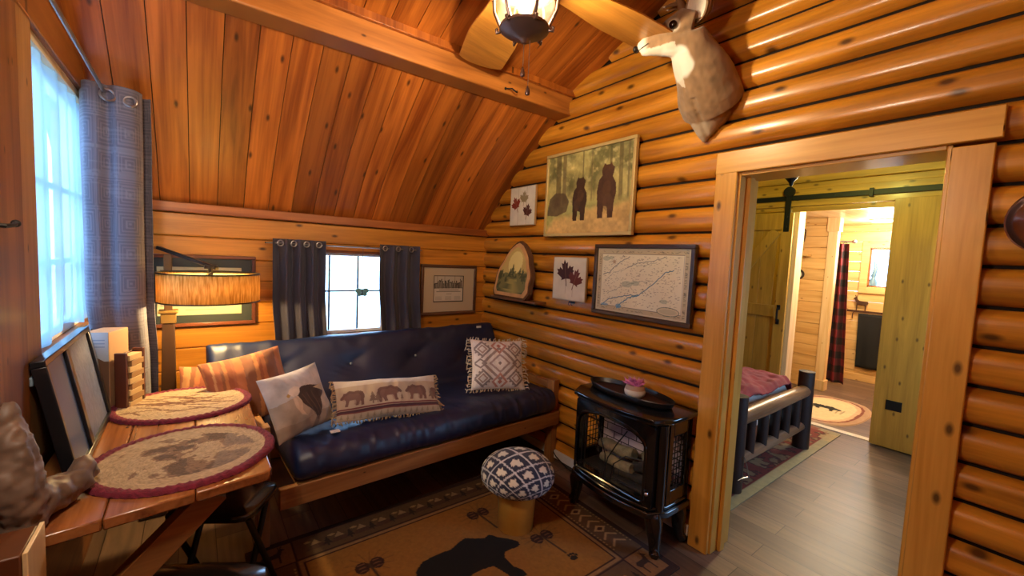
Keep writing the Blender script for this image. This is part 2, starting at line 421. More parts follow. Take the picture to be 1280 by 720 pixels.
M_WINWHITE = mat('window_vinyl', '#e6e8ea', .4)
M_SILLWOOD = wood('sill_pine', '#9c5a28', '#6d3612', axis=0, rough=.5, coat=.1, knots=.4)
M_MUNTIN = mat('window_bar', '#3c4048', .5)
M_GLASS = see_through('window_glass', (.95, .97, 1), .06, gloss=True, rough=.02)
b = MB()
x0, x1, z0, z1 = W2
for a in ((x0, x0 + .022, z0, z1), (x1 - .022, x1, z0, z1), (x0 + .022, x1 - .022, z0, z0 + .025), (x0 + .022, x1 - .022, z1 - .022, z1)): b.box(a[0], a[1], .03, .075, a[2], a[3])
w2 = struct(b.build('window_1', M_WINWHITE, bevel=.003))
b = MB()
for xx in (-1.375, -1.165): b.box(xx - .006, xx + .006, .046, .06, z0 + .025, z1 - .022)
b.box(x0 + .022, x1 - .022, .047, .059, 1.19, 1.202)
b.build('muntin', M_MUNTIN, w2)
b = MB(); b.box(x0 + .02, x1 - .02, .051, .055, z0 + .02, z1 - .02); b.build('pane', M_GLASS, w2, smooth=False)
b = MB(); b.box(x0 - .03, x1 + .03, -.03, .03, z0 - .022, z0); b.box(x0, x1, -.002, .03, z1 - .001, z1 + .02); b.build('sill', M_SILLWOOD, w2, bevel=.003)

# ------------------------------------------------------------------ left wall with the large window
W1 = (-1.285, -.30, 1.085, 2.165)
b = MB(); b.m = 0
X0, X1 = -2.72, -2.6
for ya, yb in ((.1, W1[1]), (W1[0], -4.2)): 
    n = max(1, int(round((ya - yb) / .6)))
    b.box(X0, X1, yb, ya, 0, 3.2)
for (ya, yb, zl, zh) in (W1,): b.box(X0, X1, ya, yb, 0, zl); b.box(X0, X1, ya, yb, zh, 3.2)
struct(b.build('wall_left', M_LEFT, smooth=False))
M_CASEL = wood('window_casing_pine', '#a87a48', '#845728', axis=2, rough=.5, coat=.1, knots=.6, var=.05)
M_CASELH = wood('window_casing_pine_level', '#a5672c', '#7c4416', axis=1, rough=.5, coat=.1, knots=.6, var=.05)
M_CREAM = mat('cream_trim', '#d9c8a8', .6)
b = MB(); b.box(-2.6, -2.575, -1.435, W1[0] - .002, .8, 2.17); struct(b.build('trim_8', M_CASEL, bevel=.004))
b = MB(); b.box(-2.6, -2.575, -1.435, -.16, 2.172, 2.31); struct(b.build('trim_9', M_CASELH, bevel=.004))
b = MB(); b.box(-2.6, -2.57, -1.95, -1.445, .05, 2.3); struct(b.build('trim_10', wood('door_frame_pine', '#8a5526', '#613412', axis=2, rough=.5, knots=.5), bevel=.004))
b = MB()
ya, yb, z0, z1 = W1
b.box(-2.68, -2.64, ya, ya + .045, z0, z1); b.box(-2.68, -2.64, yb - .045, yb, z0, z1); b.box(-2.68, -2.64, ya + .045, yb - .045, z0, z0 + .05); b.box(-2.68, -2.64, ya + .045, yb - .045, z1 - .045, z1)
w1 = struct(b.build('window_2', M_WINWHITE, bevel=.004))
b = MB(); b.box(-2.63, -2.592, ya, yb, z1 - .028, z1 + .004); b.build('head_jamb', M_CREAM, w1, bevel=.002)
b = MB(); b.box(-2.675, -2.645, -.835, -.765, z0 + .05, z1 - .045)
for zz in (1.40, 1.72): b.box(-2.67, -2.65, ya + .045, yb - .045, zz - .012, zz + .012)
b.box(-2.67, -2.65, -1.06, -1.04, z0 + .05, z1 - .045)
b.build('muntin', mat('window_bar_pale', '#b9c4cc', .5), w1, bevel=.003)
b = MB(); b.box(-2.662, -2.657, ya + .04, yb - .04, z0 + .04, z1 - .04); b.build('pane', M_GLASS, w1, smooth=False)
b = MB(); b.box(-2.64, -2.565, ya - .15, yb + .1, z0 - .03, z0 - .002); b.build('sill', mat('painted_sill', '#7d8a98', .45), w1, bevel=.004)
# back wall (behind the photographer)
b = MB()
for k in range(-11, 13): board(b, -2.62, 0, zs(k) + .0015, zs(k - 1) - .0015, 0, .03)
o = b.build('wall_back', M_FAR); o.rotation_euler = (0, 0, PI); o.location = (-2.62, -4.13, 0); struct(o)

# ------------------------------------------------------------------ ceiling of planks on both slopes
b = MB()
def strip(b, x0, x1, prof, th=.014):
    n = len(prof); vs = []
    e = .0035
    for x in (x0, x1):
        for y, z in prof: vs.append((x, y, z))
    for x in (x0, x1):
        for y, z in prof: vs.append((x, y, z + th * 1.3))
    fs = [(i, i + 1, n + i + 1, n + i) for i in range(n - 1)] + [(2 * n + i, 3 * n + i, 3 * n + i + 1, 2 * n + i + 1) for i in range(n - 1)]
    fs += [(i, 2 * n + i, 2 * n + i + 1, i + 1) for i in range(n - 1)] + [(n + i, n + i + 1, 3 * n + i + 1, 3 * n + i) for i in range(n - 1)]
    fs += [(0, n, 3 * n, 2 * n), (n - 1, 3 * n - 1, 4 * n - 1, 2 * n - 1)]
    b.add(vs, fs)
mir = lambda P: [(2 * RIDGE[0] - y, z) for y, z in P]
low = CEIL; upp = [SPRING, (-1.5, 2.89), RIDGE]
xs = list(np.arange(-2.62, .02, .14)) + [.0]
for x0, x1 in zip(xs[:-1], xs[1:]):
    if x1 - x0 < .02: continue
    for P in (low, upp, mir(low), mir(upp)): strip(b, x0 + .0018, x1 - .0018, P)
b.m = 1
P = [(.1, 1.70)] + [(y, z + .03) for y, z in CEIL] + [(SPRING[0], SPRING[1] + .03), (RIDGE[0], RIDGE[1] + .04)]
P = P + mir(P)[::-1][1:]
n = len(P); vs = [(x, y, z) for x in (-2.75, .16) for y, z in P] + [(x, y, z + .08) for x in (-2.75, .16) for y, z in P]
b.add(vs, [(i, i + 1, n + i + 1, n + i) for i in range(n - 1)] + [(2 * n + i, 3 * n + i, 3 * n + i + 1, 2 * n + i + 1) for i in range(n - 1)])
struct(b.build('ceiling', [M_CEIL, M_GAP], smooth=True, angle=30))
def beam(name, sy):
    b = MB(); f = (lambda y: y) if sy > 0 else (lambda y: 2 * RIDGE[0] - y)
    ys = sorted((f(-.885), f(-1.035)))
    b.box(-2.6, -.002, ys[0], ys[1], 2.545, 2.70)
    struct(b.build(name, M_BEAM, bevel=.007))
    b = MB(); ys = sorted((f(-1.035), f(-1.06))); b.box(-2.6, -.002, ys[0], ys[1], 2.668, 2.722); struct(b.build(name.replace('trim_11', 'trim_12').replace('trim_13', 'trim_14'), M_CEIL, bevel=.004))
beam('trim_11', 1); beam('trim_13', -1)

# white baseboard strip along the foot of the log wall
b = MB(); b.box(-.05, -.034, -2.150, -.03, .035, .095); struct(b.build('baseboard_right', M_WHITE, bevel=.003))

# ------------------------------------------------------------------ bedroom beyond the doorway
BX = 2.69                                # the wall with the sliding doors
OP = (-2.36, -1.60, 2.10)                # the opening to the bathroom
b = MB()
for k in range(-7, 13):
    z0, z1 = zs(k) + .002, zs(k - 1) - .002
    segs = [(-4.1, .0)] if z0 >= OP[2] + .05 else [(-4.1, OP[0]), (OP[1], 0)]
    for y0, y1 in segs:
        e = .007; vs = []
        for y in (y0, y1):
            for xx, zz in ((BX + .03, z0), (BX + e, z0), (BX, z0 + e), (BX, z1 - e), (BX + e, z1), (BX + .03, z1)): vs.append((xx, y, max(zz, 0)))
        b.add(vs, [(i, (i + 1) % 6, 6 + (i + 1) % 6, 6 + i) for i in range(6)] + [(0, 1, 2, 3, 4, 5), (11, 10, 9, 8, 7, 6)])
b.m = 1
b.box(BX + .02, BX + .12, -4.2, OP[0], 0, 2.9); b.box(BX + .02, BX + .12, OP[1], .1, 0, 2.9); b.box(BX + .02, BX + .12, OP[0], OP[1], OP[2] + .04, 2.9)
struct(b.build('wall_bedroom_end', [M_BARNH, M_GAP]))
b = MB(); b.box(.14, BX + .1, .0, .1, 0, 2.8); struct(b.build('wall_bedroom_far', M_BARNH, smooth=False))
WB = (.85, 1.75, .85, 2.05)
b = MB(); b.box(.14, WB[0], -4.2, -4.1, 0, 2.8); b.box(WB[1], BX + .1, -4.2, -4.1, 0, 2.8); b.box(WB[0], WB[1], -4.2, -4.1, 0, WB[2]); b.box(WB[0], WB[1], -4.2, -4.1, WB[3], 2.8)
struct(b.build('wall_bedroom_near', M_BARNH, smooth=False))
b = MB(); b.box(.14, BX + .1, -4.2, .1, 2.62, 2.72)
struct(b.build('ceiling_bedroom', M_PALE, smooth=False))
b = MB(); b.box(BX - .028, BX, -2.72, -.6, 2.155, 2.325); struct(b.build('trim_15', M_BARNH, bevel=.003))
b = MB(); b.box(BX - .024, BX, -2.72, OP[1] + .05, OP[2], 2.15); struct(b.build('trim_16', M_BARNH, bevel=.003))
b = MB(); b.box(BX - .022, BX + .14, OP[1] - .022, OP[1] + .06, 0, OP[2] + .03); struct(b.build('trim_17', M_PALEZ, bevel=.004))
b = MB(); b.box(BX - .02, BX + .06, OP[0], OP[1], 0, .006); struct(b.build('trim_18', mat('threshold_strip', '#cfc4b4', .4), bevel=.002))

# ------------------------------------------------------------------ bathroom
b = MB()
def face_boards(b, x, y0, y1, zmax, p=.14, win=None):
    z = 0
    while z < zmax:
        z1 = min(z + p, zmax)
        segs = [(y0, y1)] if win is None or z1 <= win[2] or z >= win[3] else [(y0, win[0]), (win[1], y1)]
        for a, c in segs:
            e = .005; vs = []
            for y in (a, c):
                for xx, zz in ((x + .03, z + .001), (x + e, z + .001), (x, z + e), (x, z1 - e), (x + e, z1 - .001), (x + .03, z1 - .001)): vs.append((xx, y, zz))
            b.add(vs, [(i, (i + 1) % 6, 6 + (i + 1) % 6, 6 + i) for i in range(6)] + [(0, 1, 2, 3, 4, 5), (11, 10, 9, 8, 7, 6)])
        z = z1
WBATH = (-1.92, -1.625, 1.33, 1.87)
b = MB(); face_boards(b, 5.3, -3.0, -.6, 2.2, win=WBATH); struct(b.build('wall_bath_end', M_PALE))
b = MB(); face_boards(b, 4.2, -1.44, -.6, 2.2); struct(b.build('wall_bath_partition', M_PALE))
b = MB(); b.box(4.18, 4.28, -1.54, -1.44, 0, 2.2); b.box(4.165, 4.30, -1.555, -1.425, 0, .13); b.box(4.165, 4.3, -1.555, -1.425, 2.02, 2.2); struct(b.build('trim_19', M_PALEZ, bevel=.004))
b = MB(); b.box(BX + .1, 5.4, -.6, -.5, 0, 2.3); struct(b.build('wall_bath_left', M_PALE, smooth=False))
b = MB(); b.box(BX + .1, 5.4, -3.1, -3.0, 0, 2.3); struct(b.build('wall_bath_right', M_PALE, smooth=False))
b = MB()
for i in range(18): b.box(BX + .1, 5.35, -3.0 + i * .14 + .001, -3.0 + (i + 1) * .14 - .001, 2.19, 2.22)
b.box(BX + .1, 5.4, -3.1, -.5, 2.22, 2.26); struct(b.build('ceiling_bath', wood('bath_ceiling_pine', '#d8b98c', '#bb9460', axis=0, rough=.4, knots=.5, var=.12), smooth=False))
b = MB(); b.box(5.275, 5.3, -3.0, -1.0, 0, .1); struct(b.build('baseboard_bath', M_PALE, bevel=.003))
y0, y1, z0, z1 = WBATH
b = MB()
for a in ((y0 - .085, y0, z0 - .09, z1 + .09), (y1, y1 + .085, z0 - .09, z1 + .09), (y0, y1, z0 - .09, z0), (y0, y1, z1, z1 + .09)): b.box(5.275, 5.3, a[0], a[1], a[2], a[3])
w = struct(b.build('window_4', M_PALE, bevel=.003))
b = MB()
for a in ((y0, y0 + .02, z0, z1), (y1 - .02, y1, z0, z1), (y0, y1, z0, z0 + .02), (y0, y1, z1 - .02, z1)): b.box(5.3, 5.38, a[0], a[1], a[2], a[3])
b.build('jamb', wood('jamb_pine', '#b9753a', '#8f5220', axis=2, knots=0), w)
b = MB(); b.box(5.34, 5.345, y0 + .02, y1 - .02, z0 + .02, z1 - .02); b.build('pane', M_GLASS, w, smooth=False)
# ------------------------------------------------------------------ helpers for the furnishings
def smooth01(t): t = max(0, min(1, t)); return t * t * (3 - 2 * t)
def plane_art(b, o, U, V, cv):
    """a printed sheet: canvas laid from corner o along U (right) and V (down), true size"""
    o = Vector(o); U = Vector(U); V = Vector(V)
    b.quadgrid(lambda u, v: o + U * (u * cv.w) + V * (v * cv.h), cv.nx, cv.ny, cv.C)
RW = (Vector((0, -1, 0)), Vector((0, 0, -1)), Vector((-1, 0, 0)))     # right, down, out on the log wall
FW = (Vector((1, 0, 0)), Vector((0, 0, -1)), Vector((0, -1, 0)))      # the same on the far wall
def framed(name, label, cat, o, axes, w, h, fw, depth, fmat, cv, frame_w_in=0, group=None, mname='print_paper', glass=False, lift=0):
    U, V, W = axes; o = Vector(o)
    t = thing(name, label, cat, o + U * w / 2 + V * h, group)
    b = MB()
    def slab(u0, u1, v0, v1, d0, d1):
        pts = [o + U * u + V * v + W * d for u in (u0, u1) for v in (v0, v1) for d in (d0, d1)]
        b.add(pts, [(0, 1, 3, 2), (4, 6, 7, 5), (0, 4, 5, 1), (2, 3, 7, 6), (0, 2, 6, 4), (1, 5, 7, 3)])
    slab(0, w, 0, fw, 0, depth); slab(0, w, h - fw, h, 0, depth); slab(0, fw, fw, h - fw, 0, depth); slab(w - fw, w, fw, h - fw, 0, depth)
    b.build('frame', fmat, t, bevel=min(.004, fw * .2))
    b = MB(); plane_art(b, o + U * fw + V * fw + W * (depth * .55), U, V, cv)
    b.build('print', painted(mname, .55, coat=.5 if glass else 0), t, smooth=False)
    b = MB()
    slab(fw * .5, w - fw * .5, fw * .5, h - fw * .5, 0, depth * .4); b.build('backing', mat('backing_board', '#3a2a1c', .8), t, smooth=False)
    return t
def lines(cv, x0, x1, y0, y1, n, col, seed, wd=.002, a=.8):
    """rows of small print too small to read"""
    r = np.random.default_rng(seed)
    for i in range(n):
        y = y0 + (y1 - y0) * (i + .5) / n; x = x0
        while x < x1:
            l = r.uniform(.004, .014); cv.line([(x, y), (min(x + l, x1), y)], wd, col, a); x += l + .004

# ------------------------------------------------------------------ pictures on the log wall
# forest painting with two dark animals
W_, H_ = .80 - .044, .598 - .044
cv = Canvas(W_, H_, 210, '#8f8a56')
n1 = fbm(cv.X * 9, cv.Y * 9, 3, 5); n2 = fbm(cv.X * 30, cv.Y * 30, 8, 3)
up = np.clip(1 - cv.Y / (H_ * .66), 0, 1)
cv.put(np.clip((n1 - .42) * 5, 0, 1), '#b9ae6c', .8); cv.put(np.clip((.46 - n1) * 6, 0, 1), '#5c5c34', .75); cv.put(np.clip((n2 - .52) * 6, 0, 1) * (up > 0), '#cfc488', .6)
for i, (x, w, c) in enumerate([(.10, .05, '#55492e'), (.16, .035, '#6b5c3c'), (.58, .018, '#4e4a2e'), (.66, .03, '#5d5230'), (.72, .016, '#6a5f3c'), (.34, .012, '#5c5434'), (.42, .01, '#6b6240')]):
    cv.line([(x, 0), (x + .01, H_ * .62)], w, c, .75)
cv.put(np.clip((cv.Y - H_ * .60) / .04 + (n1 - .5) * 3, 0, 1), '#9a9a5c', .9)
cv.put(np.clip((cv.Y - H_ * .76) / .05 + (n1 - .5) * 4 + (cv.X - .3) * 3, 0, 1), '#c2a064', .9)
cv.poly([(.0, .39), (.02, .30), (.08, .26), (.18, .27), (.22, .33), (.20, .40), (.10, .43), (0, .42)], '#584936', .9)
stand = [(.30, 0), (.42, 0), (.44, .22), (.52, .20), (.54, 0), (.66, 0), (.68, .30), (.72, .45), (.70, .62), (.62, .74), (.64, .80), (.66, .90), (.60, .95), (.58, 1.0), (.54, .97), (.46, .97), (.42, 1.0), (.39, .94), (.36, .87), (.38, .78), (.30, .70), (.26, .50), (.28, .28)]
cv.art(stand, .175, .47, .30, '#3a2718'); cv.art(stand, .385, .46, .35, '#4a3120')
for (x, y, r) in ((.33, .30, .03), (.56, .27, .035), (.30, .36, .03), (.57, .36, .04)): cv.ell(x, y, r, r * 1.4, '#5d4229', .45)
cv.mottle(40, .35, 5); cv.mottle(8, .25, 6)
M_GILT = mat('gilt_frame', '#c9b67c', .35, metal=.35, bump=.3, bscale=160)
framed('framed_painting', 'large gilt framed woodland painting with two dark animals, highest of the log wall pictures', 'picture', (-.045, -.868, 2.276), RW, .80, .598, .022, .03, M_GILT, cv)

# parchment map
W_, H_ = .70 - .05, .45 - .05
cv = Canvas(W_, H_, 400, '#e2e1c6'); cv.mottle(6, .12, 2)
r = np.random.default_rng(4)
cv.frame(0, 0, W_, H_, .006, '#c4bc9a'); cv.frame(.008, .008, W_ - .008, H_ - .008, .028, '#bdb391'); cv.frame(.036, .034, W_ - .04, H_ - .034, .002, '#6b6a5c')
for i in range(150):
    s = r.integers(4); t = r.uniform(.02, .98)
    x, y = [(t * W_, .022), (t * W_, H_ - .022), (.022, t * H_), (W_ - .024, t * H_)][s]
    cv.line([(x - .006, y + r.uniform(-.006, .006)), (x + .006, y + r.uniform(-.006, .006))], .003, '#6d6a5a', .8)
def river(pts, wd, col, seed):
    q = np.random.default_rng(seed); P = []
    for (a, b_), (c, d) in zip(pts[:-1], pts[1:]):
        for t in np.linspace(0, 1, 7)[:-1]: P.append((a + (c - a) * t + q.uniform(-.004, .004), b_ + (d - b_) * t + q.uniform(-.004, .004)))
    P.append(pts[-1]); cv.line(P, wd, col)
river([(.05, .165), (.10, .155), (.17, .09), (.25, .05)], .004, '#4f6a72', 1)
river([(.24, .12), (.32, .085), (.42, .07), (.50, .045)], .003, '#5c757a', 2)
river([(.07, .205), (.14, .15), (.20, .135), (.28, .10), (.36, .10), (.44, .08)], .002, '#7d8d86', 7)
river([(.05, .37), (.11, .32), (.20, .30), (.26, .285), (.33, .28), (.42, .21), (.49, .14), (.55, .12)], .005, '#3f7894', 3)
river([(.17, .375), (.20, .34), (.26, .30), (.33, .28)], .006, '#3f88b0', 4)
river([(.10, .28), (.22, .23), (.30, .20), (.42, .19)], .002, '#6f8880', 9)
cv.ell(.185, .36, .022, .014, '#4a90b8', .8); cv.ell(.075, .36, .03, .008, '#4a90b8', .7)
for i in range(620):
    x, y = r.uniform(.05, W_ - .06), r.uniform(.045, H_ - .045)
    if x > .44 and y > .33: continue
    a = r.uniform(-.5, .3); l = r.uniform(.003, .011)
    cv.line([(x, y), (x + l, y + a * l)], r.uniform(.0012, .0028), r.choice(['#4c4a3c', '#5d5a48', '#3f4c3c', '#5f7060']), .85)
for (x, y, rx) in ((.07, .065, .03), (.11, .06, .02), (.50, .30, .025), (.24, .22, .04), (.30, .21, .03)): cv.ell(x, y, rx, rx * .5, '#7d9a86', .5)
for a in np.linspace(0, PI, 5)[:-1]: cv.line([(.135 - .02 * math.cos(a), .085 - .02 * math.sin(a)), (.135 + .02 * math.cos(a), .085 + .02 * math.sin(a))], .002, '#8a6a50')
cv.ell(.135, .085, .011, .011, '#b09a7a', .8)
cv.ell(.53, .355, .072, .026, '#5e7468'); cv.ell(.53, .355, .068, .022, '#cdc6a4'); cv.ell(.53, .355, .055, .015, '#a8ac90', .5)
M_DKFRAME = wood('dark_frame_wood', '#4a3420', '#2c1d12', axis=1, rough=.35, coat=.3, knots=0)
framed('framed_map', 'old parchment style map with blue rivers in a dark brown frame', 'map', (-.045, -1.388, 1.622), RW, .70, .452, .025, .03, M_DKFRAME, cv, glass=True, mname='map_paper')

# maple leaf signs
def leaf_sign(o, w, h, leaves, label, stems=False):
    cv = Canvas(w, h, 200, '#cdcabc'); cv.mottle(12, .18, int(w * 1000))
    if not stems:
        for x in (w / 3, 2 * w / 3): cv.line([(x, 0), (x, h)], .003, '#8d8068')
    cv.frame(0, 0, w, h, .006, '#a08a66', .7)
    for x, y, s, rot, c in leaves:
        c_, s_ = math.cos(rot), math.sin(rot)
        cv.poly([(x + s * (c_ * px + s_ * py), y + s * (s_ * px - c_ * py)) for px, py in LEAF], c)
        cv.line([(x, y), (x + s * s_ * .8, y - s * c_ * .8)], .0025, '#8f7a66', .6)
        if stems: cv.line([(x, y), (x - .004, y + s * .55)], .002, '#7a6a5a')
    t = thing('leaf_sign', label, 'sign', Vector(o) + RW[0] * w / 2 + RW[1] * h)
    b = MB(); U, V, Wd = RW; o = Vector(o)
    pts = [o + U * u + V * v + Wd * d for u in (0, w) for v in (0, h) for d in (0, .018)]
    b.add(pts, [(0, 1, 3, 2), (4, 6, 7, 5), (0, 4, 5, 1), (2, 3, 7, 6), (0, 2, 6, 4), (1, 5, 7, 3)])
    b.build('board', mat('sign_edge', '#b08a58', .7), t, bevel=.002)
    b = MB(); plane_art(b, o + U * .001 + V * .001 + Wd * .0195, U, V * ((h - .002) / h), cv); b.build('painted_leaves', painted('sign_paint', .8), t, smooth=False)
leaf_sign((-.044, -.42, 2.085), .322, .312, [(.095, .18, .115, -.4, '#7a2c1c'), (.175, .135, .105, .1, '#8c8060'), (.215, .245, .11, .25, '#4a2018')], 'small white board with three maple leaves, topmost and leftmost sign on the log wall')
leaf_sign((-.044, -.99, 1.532), .325, .31, [(.135, .175, .16, -.15, '#3c2028'), (.205, .205, .135, .35, '#5c2a2a')], 'white leaf sign with two dark maple leaves, hung left of the map', stems=True)
b = MB()
b.tube([(-.044, -1.19, 1.218), (-.062, -1.19, 1.212), (-.064, -1.19, 1.195), (-.052, -1.19, 1.19)], .003, 6); b.tube([(-.044, -1.165, 1.218), (-.062, -1.165, 1.212), (-.064, -1.165, 1.195), (-.052, -1.165, 1.19)], .003, 6); b.box(-.047, -.042, -1.205, -1.15, 1.205, 1.222)
tag(b.build('wall_hook', M_BLACK), 'tiny black double hook on the log below the two leaf sign', 'hook')

# shelf with the painted slice of wood
b = MB(); b.box(-.15, -.035, -.90, -.30, 1.165, 1.182); tag(b.build('wall_shelf', wood('shelf_wood', '#8a5a34', '#5c361a', axis=1, rough=.5, knots=.3), bevel=.004), 'narrow brown shelf holding the painted slice of wood', 'shelf')
t = thing('painted_wood_slice', 'painted slice of tree trunk with bark edge standing on the narrow shelf', 'wood slice', (-.10, -.58, 1.182))
def slice_outline(s):
    P = []
    for i in range(44):
        a = 2 * PI * i / 44; x = math.sin(a) * .225; z = -math.cos(a)
        z = .23 + .235 * z; tp = (z / .465)
        x *= 1.0 - .50 * max(0, tp - .35) ** 1.4
    Z = [0, .05, .15, .25, .33, .40, .445, .465]; Wd = [.205, .235, .238, .205, .160, .105, .055, .0]
    hw = lambda q: float(np.interp(q, Z, Wd))
    for q in np.linspace(0, .465, 20): P.append((hw(q) * (1 + .03 * math.sin(q * 40)), q))
    for q in np.linspace(.45, 0, 20): P.append((-hw(q) * (1 + .03 * math.sin(q * 33 + 1)), q))
    P = P[:-1] + [(-.205, 0)]
    return [(x * s, .215 + (z - .215) * s) for x, z in P]
def slice_pt(px, pz, d): return Vector((-.125 + .10 * (pz / .47) + d * .99 - .045, -.575 - px, 1.184 + pz))
for nm, s, d0, d1, mt in (('bark', 1.0, .012, .05, mat('bark', '#5a3a22', .9, bump=.8, bscale=50, var=.3)), ('wood_disc', .93, .006, .045, mat('cut_wood', '#c79a66', .7, var=.15, vscale=14))):
    P = slice_outline(s); b = MB(); n = len(P)
    b.add([slice_pt(x, z, d0) for x, z in P] + [slice_pt(x, z, d1) for x, z in P], [(i, (i + 1) % n, n + (i + 1) % n, n + i) for i in range(n)] + [tuple(range(n)), tuple(range(2 * n - 1, n - 1, -1))])
    b.build(nm, mt, t, smooth=False)
cv = Canvas(.42, .44, 100, '#c7b16a'); cv.mottle(10, .2, 1)
cv.ell(.22, .17, .09, .10, '#e0d48c', .9); n = fbm(cv.X * 22, cv.Y * 22, 12, 4)
cv.put(((cv.Y > .20 + .1 * n)), '#57603a', .85)
for x in np.linspace(.02, .40, 15): cv.art(TREE, x - .03, .30 + .03 * math.sin(x * 60), .07 + .03 * math.sin(x * 40 + 1), '#39452c', a=.9)
cv.put((cv.Y > .30) & (abs(cv.X - .22) < .05 + .03 * n), '#a59a58', .8); cv.put((cv.Y > .31) & (n > .55), '#2f3a24', .8); cv.frame(0, 0, .42, .44, .01, '#8a6a3c', .6)
b = MB(); Po = [p for p in slice_outline(.80)]
def disc(u, v):
    a = u * 2 * PI; rr = v; i = u * len(Po); k = int(i) % len(Po); f = i - int(i); p, q = Po[k], Po[(k + 1) % len(Po)]
    x, z = p[0] + (q[0] - p[0]) * f, p[1] + (q[1] - p[1]) * f
    return x * rr, .21 + (z - .21) * rr
vs = []; cs = []; NX, NY = 120, 40
def samp(x, z):
    i = min(cv.nx - 1, max(0, int((x + .21) / .42 * cv.nx))); j = min(cv.ny - 1, max(0, int((.45 - z) / .44 * cv.ny))); return tuple(cv.C[j, i])
for j in range(NY):
    for i in range(NX):
        x, z = disc(i / (NX - 1), j / (NY - 1)); vs.append(slice_pt(x, z, .003)); cs.append(samp(x, z))
b.add(vs, [(j * NX + i, j * NX + i + 1, (j + 1) * NX + i + 1, (j + 1) * NX + i) for j in range(NY - 1) for i in range(NX - 1)], cs)
b.build('painted_face', painted('slice_paint', .6, coat=.2), t, smooth=False)

# ------------------------------------------------------------------ pictures on the far wall
w, h = .545, .435
cv = Canvas(w - .05, h - .05, 170, '#b9a78c')
cv.frame(.095, .068, .39, .30, .007, '#1c1712'); cv.rect(.102, .075, .383, .293, '#c9bfae')
cv.rect(.102, .075, .383, .18, '#b5ab9a')
r = np.random.default_rng(3)
for i in range(26):
    x = .108 + i * .0104; hh = r.uniform(.03, .07); cv.line([(x, .178), (x + r.uniform(-.004, .004), .178 - hh)], r.uniform(.005, .011), r.choice(['#2a2520', '#3b342c', '#4d453a'])); cv.ell(x, .178 - hh - .004, .005, .006, '#2e2822')
for x in (.13, .20, .30, .36): cv.line([(x, .077), (x, .15)], .006, '#6e6556', .6)
cv.rect(.102, .178, .383, .182, '#2a251e')
lines(cv, .15, .34, .19, .20, 1, '#2a251e', 1, .005); lines(cv, .125, .36, .203, .216, 1, '#2a251e', 2, .006); lines(cv, .22, .27, .225, .235, 1, '#2a251e', 3, .004)
for x in (.115, .21, .30): lines(cv, x, x + .06, .25, .285, 4, '#4a4236', int(x * 100), .0025)
M_FRAME2 = wood('walnut_frame', '#6a4630', '#44291a', axis=0, rough=.4, coat=.2, knots=0)
framed('framed_certificate', 'wide matted old group photograph in a brown frame right of the small window', 'picture', (-.668, -.004, 1.422), FW, w, h, .025, .03, M_FRAME2, cv, glass=True, mname='photo_paper')
w, h = .60, .445
cv = Canvas(w - .044, h - .044, 190, '#242a22')
cv.rect(.075, .055, .50, .352, '#c6b887'); cv.rect(.09, .075, .485, .295, '#5a5546')
n = fbm(cv.X * 14, cv.Y * 14, 7, 5); msk = (cv.X > .09) & (cv.X < .485) & (cv.Y > .075) & (cv.Y < .295)
cv.put(msk * np.clip((n - .42) * 5, 0, 1), '#8f8a74', .8); cv.put(msk * (cv.Y > .24) * np.clip((n - .35) * 5, 0, 1), '#a49c80', .6)
for (x, s) in ((.16, .09), (.27, .12), (.37, .10)): cv.art(BEAR, x, .285, s, '#23211b', a=.9)
lines(cv, .21, .36, .315, .325, 1, '#5a5038', 5, .004)
framed('framed_engraving', 'dark matted engraving in a reddish wood frame, hung behind the floor lamp', 'picture', (-2.455, -.004, 1.437), FW, w, h, .022, .03, wood('cherry_frame', '#7d4222', '#552612', axis=0, rough=.35, coat=.3, knots=0), cv, glass=True, mname='engraving_paper')

# ------------------------------------------------------------------ curtains and rods
def greek(w, h, nx):
    cv = Canvas(w, h, nx, '#5a5666'); g = .105
    X = (cv.X % g) / g - .5; Y = (cv.Y % (g * 1.25)) / (g * 1.25) - .5
    d = np.maximum(abs(X), abs(Y)); ring = ((d * 9) % 1) < .38
    cv.put(ring, '#74707f', .75); st = (np.sin(cv.Y * 900) > .2); cv.put(st & (fbm(cv.X * 4, cv.Y * 20, 3) > .5), '#807c8a', .4)
    return cv
def curtain_path(P, n):
    """smooth closed-hull sampling of a plan polyline"""
    P = [Vector((x, y, 0)) for x, y in P]; out = []
    k = len(P)
    for s in range(n):
        t = s / (n - 1) * (k - 1); i = min(int(t), k - 2); f = t - i
        p0, p1, p2, p3 = P[max(i - 1, 0)], P[i], P[i + 1], P[min(i + 2, k - 1)]
        out.append(.5 * ((2 * p1) + (-p0 + p2) * f + (2 * p0 - 5 * p1 + 4 * p2 - p3) * f * f + (-p0 + 3 * p1 - 3 * p2 + p3) * f ** 3))
    return out
def hang(name, label, P, z0, z1, m, parent_loc, drift=lambda z: (0, 0), n=90, nz=50, cv=None, topwave=.0, thick=.003):
    t = thing(name, label, 'curtain', parent_loc)
    Q = curtain_path(P, n); b = MB()
    def fn(u, v):
        z = z1 + (z0 - z1) * v; q = Q[int(round(u * (n - 1)))]; dx, dy = drift(z)
        w = .004 * mnoise.noise(Vector((q.x * 9, q.y * 9, z * 3))) 
        return (q.x + dx + w, q.y + dy + w, z + topwave * math.sin(u * 22) * (1 - v))
    cols = None
    if cv is not None:
        ii = (np.linspace(0, 1, n) * (cv.nx - 1)).astype(int); jj = (np.linspace(0, 1, nz) * (cv.ny - 1)).astype(int); cols = cv.C[np.ix_(jj, ii)]
    b.quadgrid(fn, n, nz, cols)
    b.build('fabric', m, t, solid=thick)
    return t
